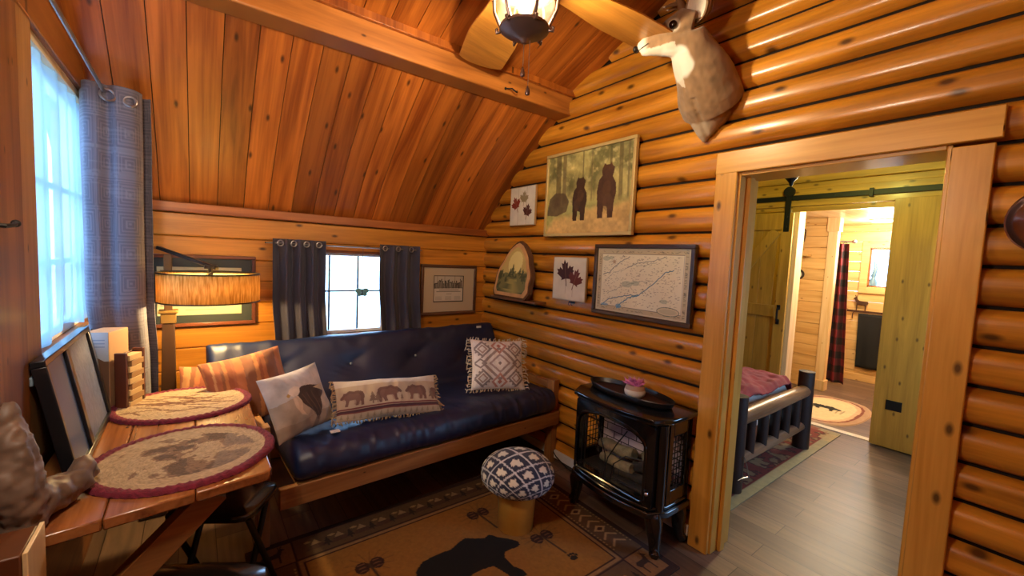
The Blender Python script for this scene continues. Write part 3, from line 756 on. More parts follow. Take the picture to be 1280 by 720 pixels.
def ring(parent, c, nrm, r=.022, m=None, name='grommet'):
    nrm = Vector(nrm).normalized(); a = nrm.orthogonal().normalized(); q = nrm.cross(a); c = Vector(c)
    b = MB(); pts = [c + (a * math.cos(t) + q * math.sin(t)) * r for t in np.linspace(0, 2 * PI, 19)]
    b.tube(pts, .005, 8, caps=False); return b.build(name, m or M_STEEL, parent)
M_STEEL = mat('brushed_steel', '#a7a5a8', .3, metal=.9)
M_RODST = mat('rod_steel', '#8d8a8c', .35, metal=.8)
M_BRONZE = mat('dark_bronze', '#2a221f', .4, metal=.6)
cvL = greek(.62, 1.5, 330)
P = [(-2.588, -.50), (-2.565, -.585), (-2.525, -.60), (-2.49, -.575), (-2.455, -.60), (-2.40, -.585), (-2.375, -.53), (-2.40, -.49), (-2.455, -.50), (-2.43, -.455), (-2.38, -.45), (-2.345, -.47)]
dr = lambda z: (.0, .235 * smooth01((1.25 - z) / .45))
t = hang('curtain', 'long grey patterned curtain bunched at the large left window', P, .62, 2.205, painted('grey_curtain_fabric', .75, bump=.25, bscale=400, sheen=.2), (-2.46, -.5, .62), dr, n=200, nz=300, cv=cvL)
ring(t, (-2.485, -.602, 2.155), (.25, -1, .15), .026); ring(t, (-2.41, -.60, 2.145), (-.1, -1, .1), .022)
t = thing('curtain_rod', 'thin metal curtain rod running above the large left window', 'curtain rod', (-2.5, -1.3, 2.165))
b = MB(); b.tube([(-2.5, -.44, 2.172), (-2.5, -2.0, 2.19)], .0075, 10); b.build('rod', M_RODST, t)
for y in (-.46, -1.95):
    b = MB(); b.box(-2.6, -2.49, y - .006, y + .006, 2.16, 2.176); b.box(-2.6, -2.592, y - .02, y + .02, 2.14, 2.2); b.build('bracket', M_BRONZE, t)
M_NAVYC = mat('navy_curtain_fabric', '#3a3644', .7, sheen=.15, bump=.2, bscale=300, var=.15, vscale=5)
def folds(x0, x1, y, amp, n):
    return [(x0 + (x1 - x0) * i / (2 * n), y + (amp if i % 2 else -amp)) for i in range(2 * n + 1)]
t1 = hang('curtain', 'dark short curtain left of the small far window', folds(-1.765, -1.435, -.068, .028, 4), .86, 1.565, M_NAVYC, (-1.6, -.07, .86), lambda z: (.02 * smooth01((1.2 - z) / .4), 0), n=110, nz=26)
t2 = hang('curtain', 'dark short curtain right of the small far window', folds(-1.045, -.715, -.068, .028, 3), .86, 1.565, M_NAVYC, (-.88, -.07, .86), lambda z: (.03 * smooth01((1.3 - z) / .5), 0), n=110, nz=26)
for tt, xs_ in ((t1, (-1.72, -1.64, -1.56, -1.48)), (t2, (-1.005, -.90, -.79))):
    for x in xs_: ring(tt, (x, -.094, 1.535), (.2, -1, 0), .018)
t = thing('curtain_rod', 'thin curtain rod over the small far window', 'curtain rod', (-1.24, -.065, 1.535))
b = MB(); b.tube([(-1.80, -.066, 1.535), (-.69, -.066, 1.535)], .006, 10); b.build('rod', M_RODST, t)
for x in (-1.795, -.695):
    b = MB(); b.box(x - .005, x + .005, -.07, 0, 1.53, 1.54); b.build('bracket', M_BRONZE, t)
# sheer panel over the large window
b = MB()
def fn(u, v):
    y = -1.275 + .95 * u; z = 2.15 - 1.02 * v
    return (-2.606 + .008 * math.sin(u * 34 + 2 * mnoise.noise(Vector((u * 3, v * 2, 0)))) + .010 * v * mnoise.noise(Vector((u * 7, v * 3, 4))), y, z - .02 * v * math.sin(u * 9))
b.quadgrid(fn, 80, 40)
tag(b.build('sheer_curtain', see_through('sheer_fabric', hx('#96adb9'), .82)), 'pale blue sheer cloth hung flat over the large left window', 'curtain')
# sun catcher hung in the far window
t = thing('suncatcher', 'small butterfly ornament hanging on a thread in the far window', 'ornament', (-1.165, -.06, 1.18))
b = MB(); b.tube([(-1.165, -.066, 1.535), (-1.165, -.06, 1.215)], .0015, 5); b.build('thread', mat('thread', '#5a5a5c', .8), t)
b = MB()
for sx in (-1, 1):
    for (cx, cz, rx, rz) in ((.026, .012, .026, .019), (.02, -.015, .019, .016)):
        P = [(cx * sx + rx * math.cos(a), 1.195 + cz + rz * math.sin(a)) for a in np.linspace(0, 2 * PI, 15)[:-1]]
        b.prism([(p[0] - 1.165, p[1]) for p in P], (0, -.058 - .01 * 0, 0), (1, 0, 0), (0, 0, 1), (0, -.004, 0))
b.build('wings', mat('wing_glass', '#6fa0a0', .3), t)
b = MB(); b.tube([(-1.165, -.06, 1.165), (-1.165, -.06, 1.19), (-1.165, -.06, 1.222)], [.003, .006, .003], 8); b.build('body', M_BLACK, t)
# latch on the door frame by the left window
t = thing('door_hook', 'black hook latch on the wood upright left of the large window', 'hook', (-2.57, -1.71, 1.525))
b = MB(); b.box(-2.572, -2.565, -1.74, -1.705, 1.51, 1.55); b.build('plate', M_BLACK, t)
b = MB(); b.tube([(-2.565, -1.725, 1.53), (-2.545, -1.71, 1.527), (-2.54, -1.665, 1.53), (-2.545, -1.63, 1.535)], [.005, .006, .005, .006], 8); b.ball((-2.545, -1.624, 1.536), .010, 10); b.build('hook', M_BLACK, t)

# ------------------------------------------------------------------ floor lamp
t = thing('floor_lamp', 'floor lamp with a tan drum shade glowing beside the sofa', 'floor lamp', (-2.29, -.27, 0))
M_LAMPW = mat('lamp_wood', '#3c2614', .4, coat=.2); M_BRASS = mat('aged_brass', '#8a6a3a', .35, metal=.6)
lx, ly = -2.297, -.255
b = MB(); b.box(lx - .13, lx + .13, ly - .13, ly + .13, 0, .025); b.box(lx - .09, lx + .09, ly - .09, ly + .09, .025, .045); b.build('base', M_LAMPW, t, bevel=.006)
b = MB(); b.bar((lx - .005, ly, .045), (lx, ly, 1.06), .085, .085, up=(0, 1, 0), w2=.055, h2=.055); b.build('column', M_LAMPW, t, bevel=.003)
b = MB(); b.box(lx - .034, lx + .034, ly - .034, ly + .034, 1.055, 1.12); b.box(lx - .043, lx + .043, ly - .043, ly + .043, 1.112, 1.128); b.build('collar', M_BRASS, t, bevel=.003)
b = MB(); b.box(lx - .018, lx + .018, ly - .018, ly + .018, 1.12, 1.44); b.build('upright', M_LAMPW, t, bevel=.002)
sc_ = Vector((-2.108, -.43, 1.27)); R_ = .232
b = MB(); b.bar((lx - .045, ly + .04, 1.475), (sc_.x + .03, sc_.y - .02, 1.375), .022, .018); b.build('arm', M_BRONZE, t, bevel=.003)
b = MB(); b.tube([(sc_.x, sc_.y, 1.385), (sc_.x, sc_.y, 1.30)], .012, 10); b.tube([(sc_.x, sc_.y, 1.372), (sc_.x, sc_.y, 1.392)], .03, 12); b.tube([(sc_.x, sc_.y, 1.30), (sc_.x, sc_.y, 1.26)], .02, 12)
for k in range(3):
    a = 2 * PI * k / 3 + .4; b.tube([(sc_.x, sc_.y, 1.352), (sc_.x + R_ * math.cos(a), sc_.y + R_ * math.sin(a), 1.347)], .003, 6)
b.build('shade_spider', M_BRONZE, t)
def shade_mat():
    m, nt, bs = new_mat('lamp_shade_linen'); N = nt.nodes.new; L = nt.links.new
    tc = N('ShaderNodeTexCoord'); mp = N('ShaderNodeMapping'); mp.inputs['Scale'].default_value = (120, 120, 14); L(tc.outputs['Object'], mp.inputs[0])
    n = N('ShaderNodeTexNoise'); n.inputs['Scale'].default_value = 1; n.inputs['Detail'].default_value = 4; L(mp.outputs[0], n.inputs['Vector'])
    r = N('ShaderNodeValToRGB'); r.color_ramp.elements[0].position = .35; r.color_ramp.elements[0].color = (*hx('#a87e3c'), 1); r.color_ramp.elements[1].position = .65; r.color_ramp.elements[1].color = (*hx('#dcb670'), 1); L(n.outputs['Fac'], r.inputs[0])
    d = N('ShaderNodeBsdfDiffuse'); tl = N('ShaderNodeBsdfTranslucent'); L(r.outputs[0], d.inputs[0]); L(r.outputs[0], tl.inputs[0])
    mx = N('ShaderNodeMixShader'); mx.inputs[0].default_value = .36; L(d.outputs[0], mx.inputs[1]); L(tl.outputs[0], mx.inputs[2]); L(mx.outputs[0], nt.nodes['Material Output'].inputs['Surface'])
    return m
b = MB()
prof = [(R_, 1.195), (R_, 1.345)]
vs = []; n = 64
for rr, z in prof:
    for j in range(n): vs.append((sc_.x + rr * math.cos(2 * PI * j / n), sc_.y + rr * math.sin(2 * PI * j / n), z))
b.add(vs, [(j, (j + 1) % n, n + (j + 1) % n, n + j) for j in range(n)])
sh = b.build('lamp_shade', shade_mat(), t, solid=.002)
b = MB()
for z in (1.195, 1.347): b.tube([(sc_.x + R_ * math.cos(a), sc_.y + R_ * math.sin(a), z) for a in np.linspace(0, 2 * PI, 65)], .004, 6, caps=False)
b.build('shade_rim', M_BRONZE, sh)
b = MB(); b.lathe([(0, 1.334), (R_ - .006, 1.334), (R_ - .006, 1.3355), (0, 1.3355)], (sc_.x, sc_.y, 0), 48); b.build('added_glow_disc', see_through('glow_disc_sheet', hx('#e8dca8'), .8), sh)  # added disc, imitates the yellow glow of the shade's open inside
b = MB(); b.ball((sc_.x, sc_.y, 1.235), .03, 14); b.build('bulb', see_through('bulb_glass', (1, .9, .7), .25), t)
# ------------------------------------------------------------------ futon sofa: wooden frame and mattress
TH = math.radians(2.6)
XF = Matrix.Translation((-.065, -.10, 0)) @ Matrix.Rotation(TH, 4, 'Z')
M_FUTW = wood('futon_wood', '#a8743f', '#7c4d24', axis=0, rough=.5, coat=.1, knots=.35, var=.08)
M_FUTZ = wood('futon_wood_upright', '#a8743f', '#7c4d24', axis=2, rough=.5, coat=.1, knots=.35, var=.08)
M_FUTY = wood('futon_wood_arm', '#a8743f', '#7c4d24', axis=1, rough=.5, coat=.1, knots=.35, var=.08)
t = thing('futon_sofa', 'light brown wooden futon frame standing along the far wall', 'sofa frame', XF @ Vector((-.95, -.55, 0)))
for sx in (0, 1):
    x1 = -.012 if sx == 0 else -1.86; x0 = x1 - .055
    yf = -.985 if sx == 0 else -.80
    b = MB(XF); b.box(x0, x1, yf, yf + .07, 0, .625); b.build('front_post', M_FUTZ, t, bevel=.004)
    b = MB(XF); b.box(x0, x1, -.12, -.05, 0, .60); b.build('rear_post', M_FUTZ, t, bevel=.004)
    b = MB(XF); b.box(x0 + .005, x1 - .005, yf + .07, -.12, .555, .61); b.build('arm_rest', M_FUTY, t, bevel=.005)
    b = MB(XF); b.box(x0 + .01, x1 - .01, yf + .07, -.12, .30, .37); b.build('side_rail', M_FUTY, t, bevel=.004)
b = MB(XF); b.box(-1.86, -.03, -1.02, -.985, .305, .403); b.build('front_rail', M_FUTW, t, bevel=.004)
b = MB(XF); b.box(-1.86, -.067, -.22, -.18, .30, .37); b.build('rear_rail', M_FUTW, t, bevel=.004)
b = MB(XF)
for i in range(9): b.box(-1.78 + i * .2, -1.72 + i * .2, -.985, -.20, .375, .39)
b.build('slats', M_FUTY, t)
prof = [(-.96, .395), (-1.01, .414), (-1.045, .45), (-1.045, .505), (-1.02, .55), (-.96, .572), (-.85, .568), (-.7, .556), (-.55, .546), (-.42, .536), (-.345, .532), (-.315, .56), (-.295, .62), (-.262, .70), (-.225, .78), (-.19, .85), (-.16, .90), (-.125, .922), (-.085, .915), (-.06, .88), (-.065, .80), (-.10, .70), (-.14, .58), (-.17, .46), (-.22, .405), (-.4, .393), (-.6, .392), (-.8, .392)]
def loop_dense(P, m):
    n = len(P); out = []
    for i in range(n):
        p0, p1, p2, p3 = [Vector((*P[(i + k) % n], 0)) for k in (-1, 0, 1, 2)]
        for j in range(m):
            f = j / m; out.append(.5 * ((2 * p1) + (-p0 + p2) * f + (2 * p0 - 5 * p1 + 4 * p2 - p3) * f * f + (-p0 + 3 * p1 - 3 * p2 + p3) * f ** 3))
    return out
L_ = loop_dense(prof, 4); nl = len(L_); NXm = 190
cen_s = Vector((-.62, .475, 0))
b = MB(XF); vs = []
for i in range(NXm):
    u = i / (NXm - 1)
    e = min(u, 1 - u) / .022; shrink = 1.0 if e >= 1 else math.sqrt(max(0, 1 - (1 - e) ** 2))
    for q in L_:
        back = smooth01((q.x + .75) / .5)
        xr = -.075 + .065 * smooth01((q.y - .60) / .12); xl = -1.80 - .27 * smooth01((q.y - .62) / .15)
        x = xr + (xl - xr) * u
        # thickness centre line of this loop point
        cl = Vector((-.20, .66, 0)) if q.y > .6 else Vector((max(-.99, min(-.25, q.x)), .475, 0))
        if q.y > .6: s_ = max(0, min(1, (q.y - .6) / .3)); cl = Vector((-.205 + .105 * s_, q.y - .015, 0))
        k = .25 + .75 * shrink
        p = cl + (q - cl) * k
        nz_ = mnoise.noise(Vector((x * 2.2, q.x * 2.5, q.y * 2.5))) * .012 + mnoise.noise(Vector((x * 7, q.x * 4, q.y * 4))) * .005
        front = math.exp(-((q.x + 1.0) / .13) ** 2) * (1 if q.y > .43 else .3)
        rip = abs(mnoise.noise(Vector((x * 16, q.y * 3 + q.x * 4, 5)))) * .020 * front + math.exp(-((q.x + .86) / .16) ** 2) * (q.y > .5) * abs(mnoise.noise(Vector((x * 9 + q.x * 6, q.x * 3, 2)))) * .014
        topr = math.exp(-((q.y - .90) / .06) ** 2) * abs(mnoise.noise(Vector((x * 8, q.y * 6, 9)))) * .016
        for bx in (-.32, -.80, -1.28, -1.75):
            d2 = ((x - bx) / .09) ** 2 + ((q.y - .74) / .07) ** 2
            if q.x > -.33 and q.x < -.17: p = p + Vector((.024, -.006, 0)) * math.exp(-d2) + Vector((.010, -.003, 0)) * math.exp(-(((q.y - .74 - .12 * math.sin((x - bx) * 5)) / .02) ** 2)) * math.exp(-((x - bx) / .22) ** 2)
        w = nz_ - rip - topr
        d = (q - cl); d = d.normalized() if d.length > 1e-6 else Vector((0, 0, 0))
        p = p + d * w
        vs.append((x, p.x, p.y))
fs = [(i * nl + j, i * nl + (j + 1) % nl, (i + 1) * nl + (j + 1) % nl, (i + 1) * nl + j) for i in range(NXm - 1) for j in range(nl)]
fs += [tuple(range(nl)), tuple((NXm - 1) * nl + j for j in range(nl))]
b.add(vs, fs)
M_NAVY = mat('navy_futon_cover', '#101d40', .42, sheen=.0, bump=.18, bscale=350, spec=.7)
tm = thing('futon_mattress', 'dark navy futon mattress folded over the wooden frame', 'futon mattress', XF @ Vector((-.95, -.6, .39)))
b.build('cover', M_NAVY, tm, angle=180)
for bx in (-.32, -.80, -1.28, -1.75):
    b = MB(XF); b.ball((bx, -.232, .74), .009, 10); b.build('tuft_button', mat('button_cloth', '#7f8794', .6), tm)
b = MB(XF); b.box(-.20, -.155, -.168, -.160, .895, .912); b.build('care_tag', mat('cloth_tag', '#c9cdd2', .8), tm)

# ------------------------------------------------------------------ cushions
def pillow(name, label, w, h, th, base, yaw, lean, roll, cv, pm, seed=1, pinch=.10, backcol=None):
    """base = middle of the lower edge"""
    base = Vector(base)
    M = Matrix.Translation(base) @ Matrix.Rotation(math.radians(yaw), 4, 'Z') @ Matrix.Rotation(math.radians(-lean), 4, 'X') @ Matrix.Rotation(math.radians(roll), 4, 'Y') @ Matrix.Translation((0, 0, h / 2))
    # local: x right, z up, -y to the viewer
    t = thing(name, label, 'pillow', base)
    nx, ny = cv.nx, cv.ny
    def edge(u, v):
        x = (u - .5) * 2; y = (v - .5) * 2
        fx = 1 - pinch * (1 - y * y) * .6 * abs(x) ** 2; fy = 1 - pinch * (1 - x * x) * .6 * abs(y) ** 2
        return x * fx * w / 2, -y * fy * h / 2, x, y
    def side(sgn):
        def fn(u, v):
            X, Z, x, y = edge(u, v)
            k = max(0, (1 - abs(x) ** 2.4)) ** .62 * max(0, (1 - abs(y) ** 2.4)) ** .62
            n = mnoise.noise(Vector((X * 9 + seed, Z * 9, seed * 3.1))) * .014 + abs(mnoise.noise(Vector((X * 22, Z * 13 + seed, 1)))) * -.006
            return M @ Vector((X, sgn * (th / 2 * k + n * min(1, k * 3)) + .004 * math.sin(X * 20 + seed), Z))
        return fn
    b = MB(); b.quadgrid(side(-1), nx, ny, cv.C)
    bc = np.empty((ny // 3 + 2, nx // 3 + 2, 3)); bc[:] = backcol if backcol is not None else cv.C.mean(axis=(0, 1))
    b.quadgrid(side(1), nx // 3 + 2, ny // 3 + 2, bc)
    b.build('cover', pm, t, angle=180)
    return t, M, edge
PM = painted('cushion_weave', .85, bump=.3, bscale=500, sheen=.15)
def fringe(t, M, edge, sides, n, ln, col, seed):
    r = np.random.default_rng(seed)
    for s in sides:
        b = MB()
        for i in range(n):
            f = (i + r.uniform(-.3, .3)) / (n - 1); f = min(1, max(0, f))
            u, v, dx, dz = {'l': (0, f, -1, 0), 'r': (1, f, 1, 0), 'b': (f, 1, 0, -1), 't': (f, 0, 0, 1)}[s]
            X, Z, _, _ = edge(u, v); l = ln * r.uniform(.6, 1.2); a = r.uniform(-.6, .6)
            p0 = M @ Vector((X, 0, Z)); p1 = M @ Vector((X + dx * l * .6 + dz * a * l * .5, r.uniform(-.012, .012), Z + dz * l * .6 + dx * a * l * .5)); p2 = M @ Vector((X + dx * l * .8 + a * l * dz, r.uniform(-.02, .02), Z + dz * l * .8 + a * l * abs(dx) - .25 * l * abs(dx)))
            b.tube([p0, p1, p2], [.0035, .0045, .003], 5)
        b.build('fringe', mat('fringe_' + col[1:], col, .9), t)
# white patterned pillow
w, h = .40, .36
cv = Canvas(w, h, 150, '#e4e6ea')
X = cv.X / w * 2 - 1; Y = cv.Y / h * 2 - 1
A = abs(X) + abs(Y)
cv.put((abs(A - .62) < .07), '#9a9296'); cv.put((abs(A - .34) < .05), '#a79ca0'); cv.put(A < .07, '#7c7a80')
for sx in (-1, 1):
    for sy in (-1, 1):
        A2 = abs(X - sx * .62) + abs(Y - sy * .58); cv.put((abs(A2 - .30) < .05), '#8f8a90'); cv.put((abs(A2 - .16) < .04), '#a99a9a'); cv.put(((np.sin((X * sx + Y * sy) * 30) > .25) & (A2 < .42) & (A2 > .33)), '#8a868e')
    A3 = abs(X - sx * .72) + abs(Y) * 1.3; cv.put((abs(A3 - .22) < .05), '#8d888e')
    A4 = abs(X) * 1.2 + abs(Y - sx * .72); cv.put((abs(A4 - .30) < .06), '#b58a84'); cv.put(A4 < .10, '#b07a74')
cv.put((abs(X) > .93) | (abs(Y) > .93), '#e0dedb'); cv.mottle(60, .12, 3)
t, M, ed = pillow('throw_pillow', 'square white patterned pillow with cream fringe at the right end of the futon', w, h, .13, (-.475, -.93, .572), -17, 24, 3, cv, PM, 2)
fringe(t, M, ed, 'lr', 26, .045, '#c4bba6', 3); fringe(t, M, ed, 'bt', 24, .022, '#c4bba6', 4)
# long bear pillow
w, h = .60, .235
cv = Canvas(w, h, 230, '#b5a184'); cv.mottle(20, .1, 5)
cv.rect(0, 0, w, .045, '#c9bda8'); cv.rect(0, .172, w, .180, '#6d3030'); cv.rect(0, .184, w, .198, '#4e2c30'); cv.rect(0, .198, w, .202, '#7d4038')
for (x, s, f) in ((.015, .135, True), (.215, .145, False), (.375, .145, True), (.545, .12, False)): cv.art(BEAR, x, .166, s, '#6d4d40', flip=f); cv.art(BEAR, x + s * .1, .160, s * .75, '#84604e', flip=f, a=.5)
for (x, s) in ((.155, .095), (.185, .085), (.335, .05), (.515, .10)): cv.art(TREE, x, .166, s * .75, '#7c6350')
for x in np.arange(.01, w, .035): cv.art(TREE, x, .232, .028, '#8a7458', a=.7)
t, M, ed = pillow('throw_pillow', 'long narrow tan pillow with a row of brown bears lying on the futon seat', w, h, .12, (-1.29, -1.03, .575), -1.5, 40, 4.0, cv, PM, 5, pinch=.06)
fringe(t, M, ed, 'lr', 22, .028, '#a8906c', 5); fringe(t, M, ed, 'b', 40, .018, '#a8906c', 6)
b = MB(); b.box(-1.63, -1.585, -1.085, -1.055, .572, .577, None); b.build('maker_tag', mat('cloth_tag_white', '#d8d2cc', .8), t)
# eagle pillow
w, h = .33, .33
cv = Canvas(w, h, 140, '#a89480'); n = fbm(cv.X * 9, cv.Y * 9, 4)
cv.put(cv.Y < .12 + .06 * n, '#c2bcb8', .8); cv.put((cv.X > .30 - .1 * n), '#b8a896', .5); cv.put((cv.Y > .28 - .04 * n), '#8f7762', .6)
cv.poly([(.13, .12), (.17, .10), (.22, .105), (.27, .12), (.32, .125), (.29, .17), (.26, .19), (.25, .23), (.235, .27), (.215, .30), (.20, .25), (.175, .22), (.15, .19), (.125, .15)], '#42302a')
cv.poly([(.085, .115), (.10, .095), (.13, .088), (.155, .10), (.15, .125), (.13, .14), (.105, .14), (.095, .13)], '#d2c4b4'); cv.poly([(.085, .115), (.075, .125), (.082, .137), (.095, .128)], '#b08a4a')
cv.poly([(.10, .145), (.13, .14), (.145, .175), (.13, .215), (.15, .25), (.12, .235), (.10, .19)], '#c9b096')
cv.poly([(.24, .125), (.325, .115), (.322, .145), (.315, .18), (.285, .20), (.30, .16)], '#c9b08c'); cv.line([(.215, .29), (.20, .325)], .03, '#6d5444', .7)
for q in (.0, .03, .06): cv.line([(.16 + q, .14), (.20 + q * .6, .26)], .004, '#6b5142', .7); cv.mottle(14, .2, 8)
pillow('throw_pillow', 'square faded pillow showing a brown bird, left on the futon seat', w, h, .13, (-1.715, -1.0, .572), 24, 26, -5, cv, PM, 7)
# orange striped pillows
def stripes(w, h, seed):
    cv = Canvas(w, h, 100, '#a86438'); r = np.random.default_rng(seed); y = 0
    while y < w:
        d = r.uniform(.01, .035); cv.put((cv.X + .1 * cv.Y > y) & (cv.X + .1 * cv.Y < y + d), r.choice(['#b8743f', '#8f4a2a', '#c08a58', '#9c5636', '#b0663a', '#77482f']), .8); y += d
    return cv.mottle(18, .15, seed)
pillow('throw_pillow', 'large rust orange striped pillow leaning on the futon back behind the bird pillow', .40, .38, .13, (-1.90, -.70, .565), 10, 26, -8, stripes(.42, .38, 2), PM, 9)
pillow('throw_pillow', 'flat rust orange pillow half hidden beyond the table, beside the floor lamp', .40, .27, .11, (-2.07, -.40, .545), 4, 22, 5, stripes(.44, .30, 6), PM, 11)

# ------------------------------------------------------------------ mushroom stool
sx_, sy_ = -.752, -1.528
t = thing('footstool', 'round mushroom shaped footstool with a blue and white bear pattern cushion on the rug', 'stool', (sx_, sy_, .008))
b = MB(); b.lathe([(.0, .008), (.094, .008), (.098, .014), (.108, .23), (.104, .235), (0, .235)], (sx_, sy_, 0), 40); b.build('base', mat('golden_wood', '#c4903a', .35, coat=.4, var=.12, vscale=9), t)
cv = Canvas(.62, .62, 420, '#1a2440')
g = .066; a = (cv.X - .31) / g; c = (cv.Y - .31) / g
fa = abs((a % 1) - .5); fc = abs((c % 1) - .5)
cv.put((fa > .455) | (fc > .455), '#c9ccd2')
for i in range(-8, 9):
    for j in range(-8, 9):
        x = .31 + (i + .5) * g; y = .31 + (j + .5) * g
        if 0 < x < .62 and 0 < y < .62 and math.hypot(x - .31, y - .31) < .30:
            P = [(.2, .15), (.12, .45), (.25, .62), (.35, .9), (.5, .78), (.65, .9), (.72, .62), (.88, .5), (.95, .3), (.78, .28), (.75, .12), (.6, .1), (.55, .22), (.42, .2), (.36, .1)]
            cv.poly([(x + .030 * ((px - .53) * .78 + (py - .5) * .62) * 1.6, y + .030 * ((px - .53) * .62 - (py - .5) * .78) * 1.6) for px, py in P], '#d3d2c6')
b = MB(); NR, NA = 60, 160; vs = []; cs = []
def dome(s):
    """arc fraction 0..1 from the crown to the underside"""
    a = s * PI * .80
    return .205 * math.sin(a) ** .86 if a < PI / 2 else .205 * math.sin(a) ** .7, .205 + .112 + (.108 * math.cos(a) if a < PI / 2 else .098 * math.cos(a))
for i in range(NR):
    s = i / (NR - 1); rr, z = dome(s)
    for j in range(NA):
        th = 2 * PI * j / NA; d = s * .30
        px, py = .31 + d * math.cos(th), .31 - d * math.sin(th)
        vs.append((sx_ + rr * math.cos(th), sy_ + rr * math.sin(th), z)); cs.append(tuple(cv.C[min(cv.ny - 1, int(py / .62 * cv.ny)), min(cv.nx - 1, int(px / .62 * cv.nx))]))
fs = [(i * NA + j, (i + 1) * NA + j, (i + 1) * NA + (j + 1) % NA, i * NA + (j + 1) % NA) for i in range(NR - 1) for j in range(NA)]
fs.append(tuple((NR - 1) * NA + j for j in range(NA)))
b.add(vs, fs, cs); b.build('cushion', PM, t, angle=120)

# ------------------------------------------------------------------ rugs
def paw(cv, x, y, s, col, rot=0):
    for (px, py, rx, ry) in ((0, 0, .5, .38), (-.5, -.45, .17, .22), (-.18, -.65, .17, .22), (.18, -.65, .17, .22), (.5, -.45, .17, .22)):
        c, q = math.cos(rot), math.sin(rot); cv.ell(x + s * (px * c - py * q), y + s * (px * q + py * c), rx * s, ry * s, col)
def pinecone(cv, x, y, s, rot=0):
    for i in range(14):
        a = rot + i * .45; cv.line([(x, y), (x + s * 1.5 * math.cos(a), y + s * 1.2 * math.sin(a))], .005, '#4a3820', .5)
    for k in (-1, 1):
        cv.ell(x + k * s * .45, y + s * .1, s * .42, s * .5, '#2e1610')
        for j in range(3): cv.ell(x + k * s * .45, y - s * .2 + j * s * .3, s * .26, s * .05, '#7a5030', .6)
    cv.line([(x, y), (x + .02, y + s * 2.2)], .012, '#3c2a1a')
RX0, RX1, RY0, RY1 = -1.99, -.265, -2.235, -.975
w, h = RX1 - RX0, RY1 - RY0
cv = Canvas(w, h, 380, '#301913')
cv.frame(.012, .012, w - .012, h - .012, .20, '#57402a'); cv.frame(.012, .012, w - .012, h - .012, .016, '#2c1815'); cv.frame(.185, .185, w - .185, h - .185, .008, '#2c1815'); cv.frame(.20, .20, w - .20, h - .20, .014, '#8a6a44'); cv.frame(.214, .214, w - .214, h - .214, .010, '#33190f')
cv.rect(.224, .224, w - .224, h - .224, '#8c6126')
for k, y in enumerate((.05, h - .145)):            # far and near bands: mountain and tree silhouettes
    for x in np.arange(.24, w - .25, .115):
        cv.poly([(x, y + .10), (x + .055, y + .02), (x + .11, y + .10)], '#4a3226'); cv.poly([(x + .03, y + .06), (x + .055, y + .02), (x + .08, y + .06)], '#8d7350'); cv.art(TREE, x + .07, y + .105, .075, '#2a2018'); cv.ell(x + .02, y + .03, .018, .008, '#94784e')
for x0 in (.03, w - .185):                       # side bands: diamonds and chevrons
    for i, y in enumerate(np.arange(.25, h - .27, .062)):
        xc = x0 + .078
        if i % 3 == 0: cv.poly([(xc, y), (xc + .045, y + .03), (xc, y + .06), (xc - .045, y + .03)], '#a3875c'); cv.poly([(xc, y + .014), (xc + .024, y + .03), (xc, y + .046), (xc - .024, y + .03)], '#3a1c16')
        else: cv.line([(xc - .045, y + .045), (xc, y + .012), (xc + .045, y + .045)], .012, '#a08358')
    for y in np.arange(.24, h - .25, .022): cv.rect(x0 + .004, y, x0 + .016, y + .011, '#94784e'); cv.rect(x0 + .140, y, x0 + .152, y + .011, '#94784e')
for cx_ in (.028, w - .196):
    for cy_ in (.028, h - .196):
        cv.rect(cx_, cy_, cx_ + .168, cy_ + .168, '#7a5834'); cv.frame(cx_, cy_, cx_ + .168, cy_ + .168, .008, '#2c1512')
        if (cx_ > .5) == (cy_ > .5): cv.art(DEER, cx_ + .02, cy_ + .14, .13, '#2f1d12')
        else:
            for q in (.02, .06, .10): cv.art(TREE, cx_ + q, cy_ + .15, .11 - q * .3, '#241a12')
cv.art(BEAR, .60, .885, .58, '#0c0908')
for (x, y, rt) in ((1.27, .40, .8), (1.36, .49, .6), (1.26, .57, .9), (.33, .52, -.5), (.42, .60, -.2), (.34, .9, .3), (1.33, .92, .4)): paw(cv, x, y, .042, '#1c120c', rt)
for (x, y) in ((.47, .40), (1.30, .70), (.40, .78), (1.12, .34)): pinecone(cv, x, y, .078, x)
cv.mottle(90, .22, 4)
b = MB(); b.quadgrid(lambda u, v: (RX0 + w * u, RY1 - h * v, .0095), cv.nx, cv.ny, cv.C); b.col = tuple(hx('#2c1815')); b.box(RX0 - .003, RX1 + .003, RY0 - .003, RY1 + .003, .0005, .009)
tag(b.build('area_rug', painted('rug_pile', .95, bump=.5, bscale=300), smooth=False), 'brown lodge rug with a black bear in the middle, under the stool', 'rug')
X0, X1, Y0, Y1 = .20, 2.60, -2.145, -.70
w, h = X1 - X0, Y1 - Y0
cv = Canvas(w, h, 330, '#4a2620')
cv.frame(0, 0, w, h, .075, '#8f8468'); cv.frame(.07, .07, w - .07, h - .07, .012, '#6d2a22'); n = fbm(cv.X * 16, cv.Y * 16, 3, 3)
cv.put((cv.Y > h - .30) & (cv.Y < h - .085) & (n > .5), '#8a7050', .8); cv.put((cv.Y > h - .30) & (cv.Y < h - .085) & (n < .4), '#7a3026', .8); cv.put((cv.X > w - .3) & (cv.X < w - .085) & (n > .5), '#a08a66', .8); cv.put((n > .55) & (cv.Y < h - .3), '#86644a', .7)
cv.mottle(40, .2, 5)
b = MB(); b.quadgrid(lambda u, v: (X0 + w * u, Y1 - h * v, .0085), cv.nx, cv.ny, cv.C); b.col = tuple(hx('#7d735c')); b.box(X0, X1, Y0, Y1, .0005, .008)
tag(b.build('area_rug', MATS['rug_pile'], smooth=False), 'dark red patterned rug with a beige edge under the log bed', 'rug')
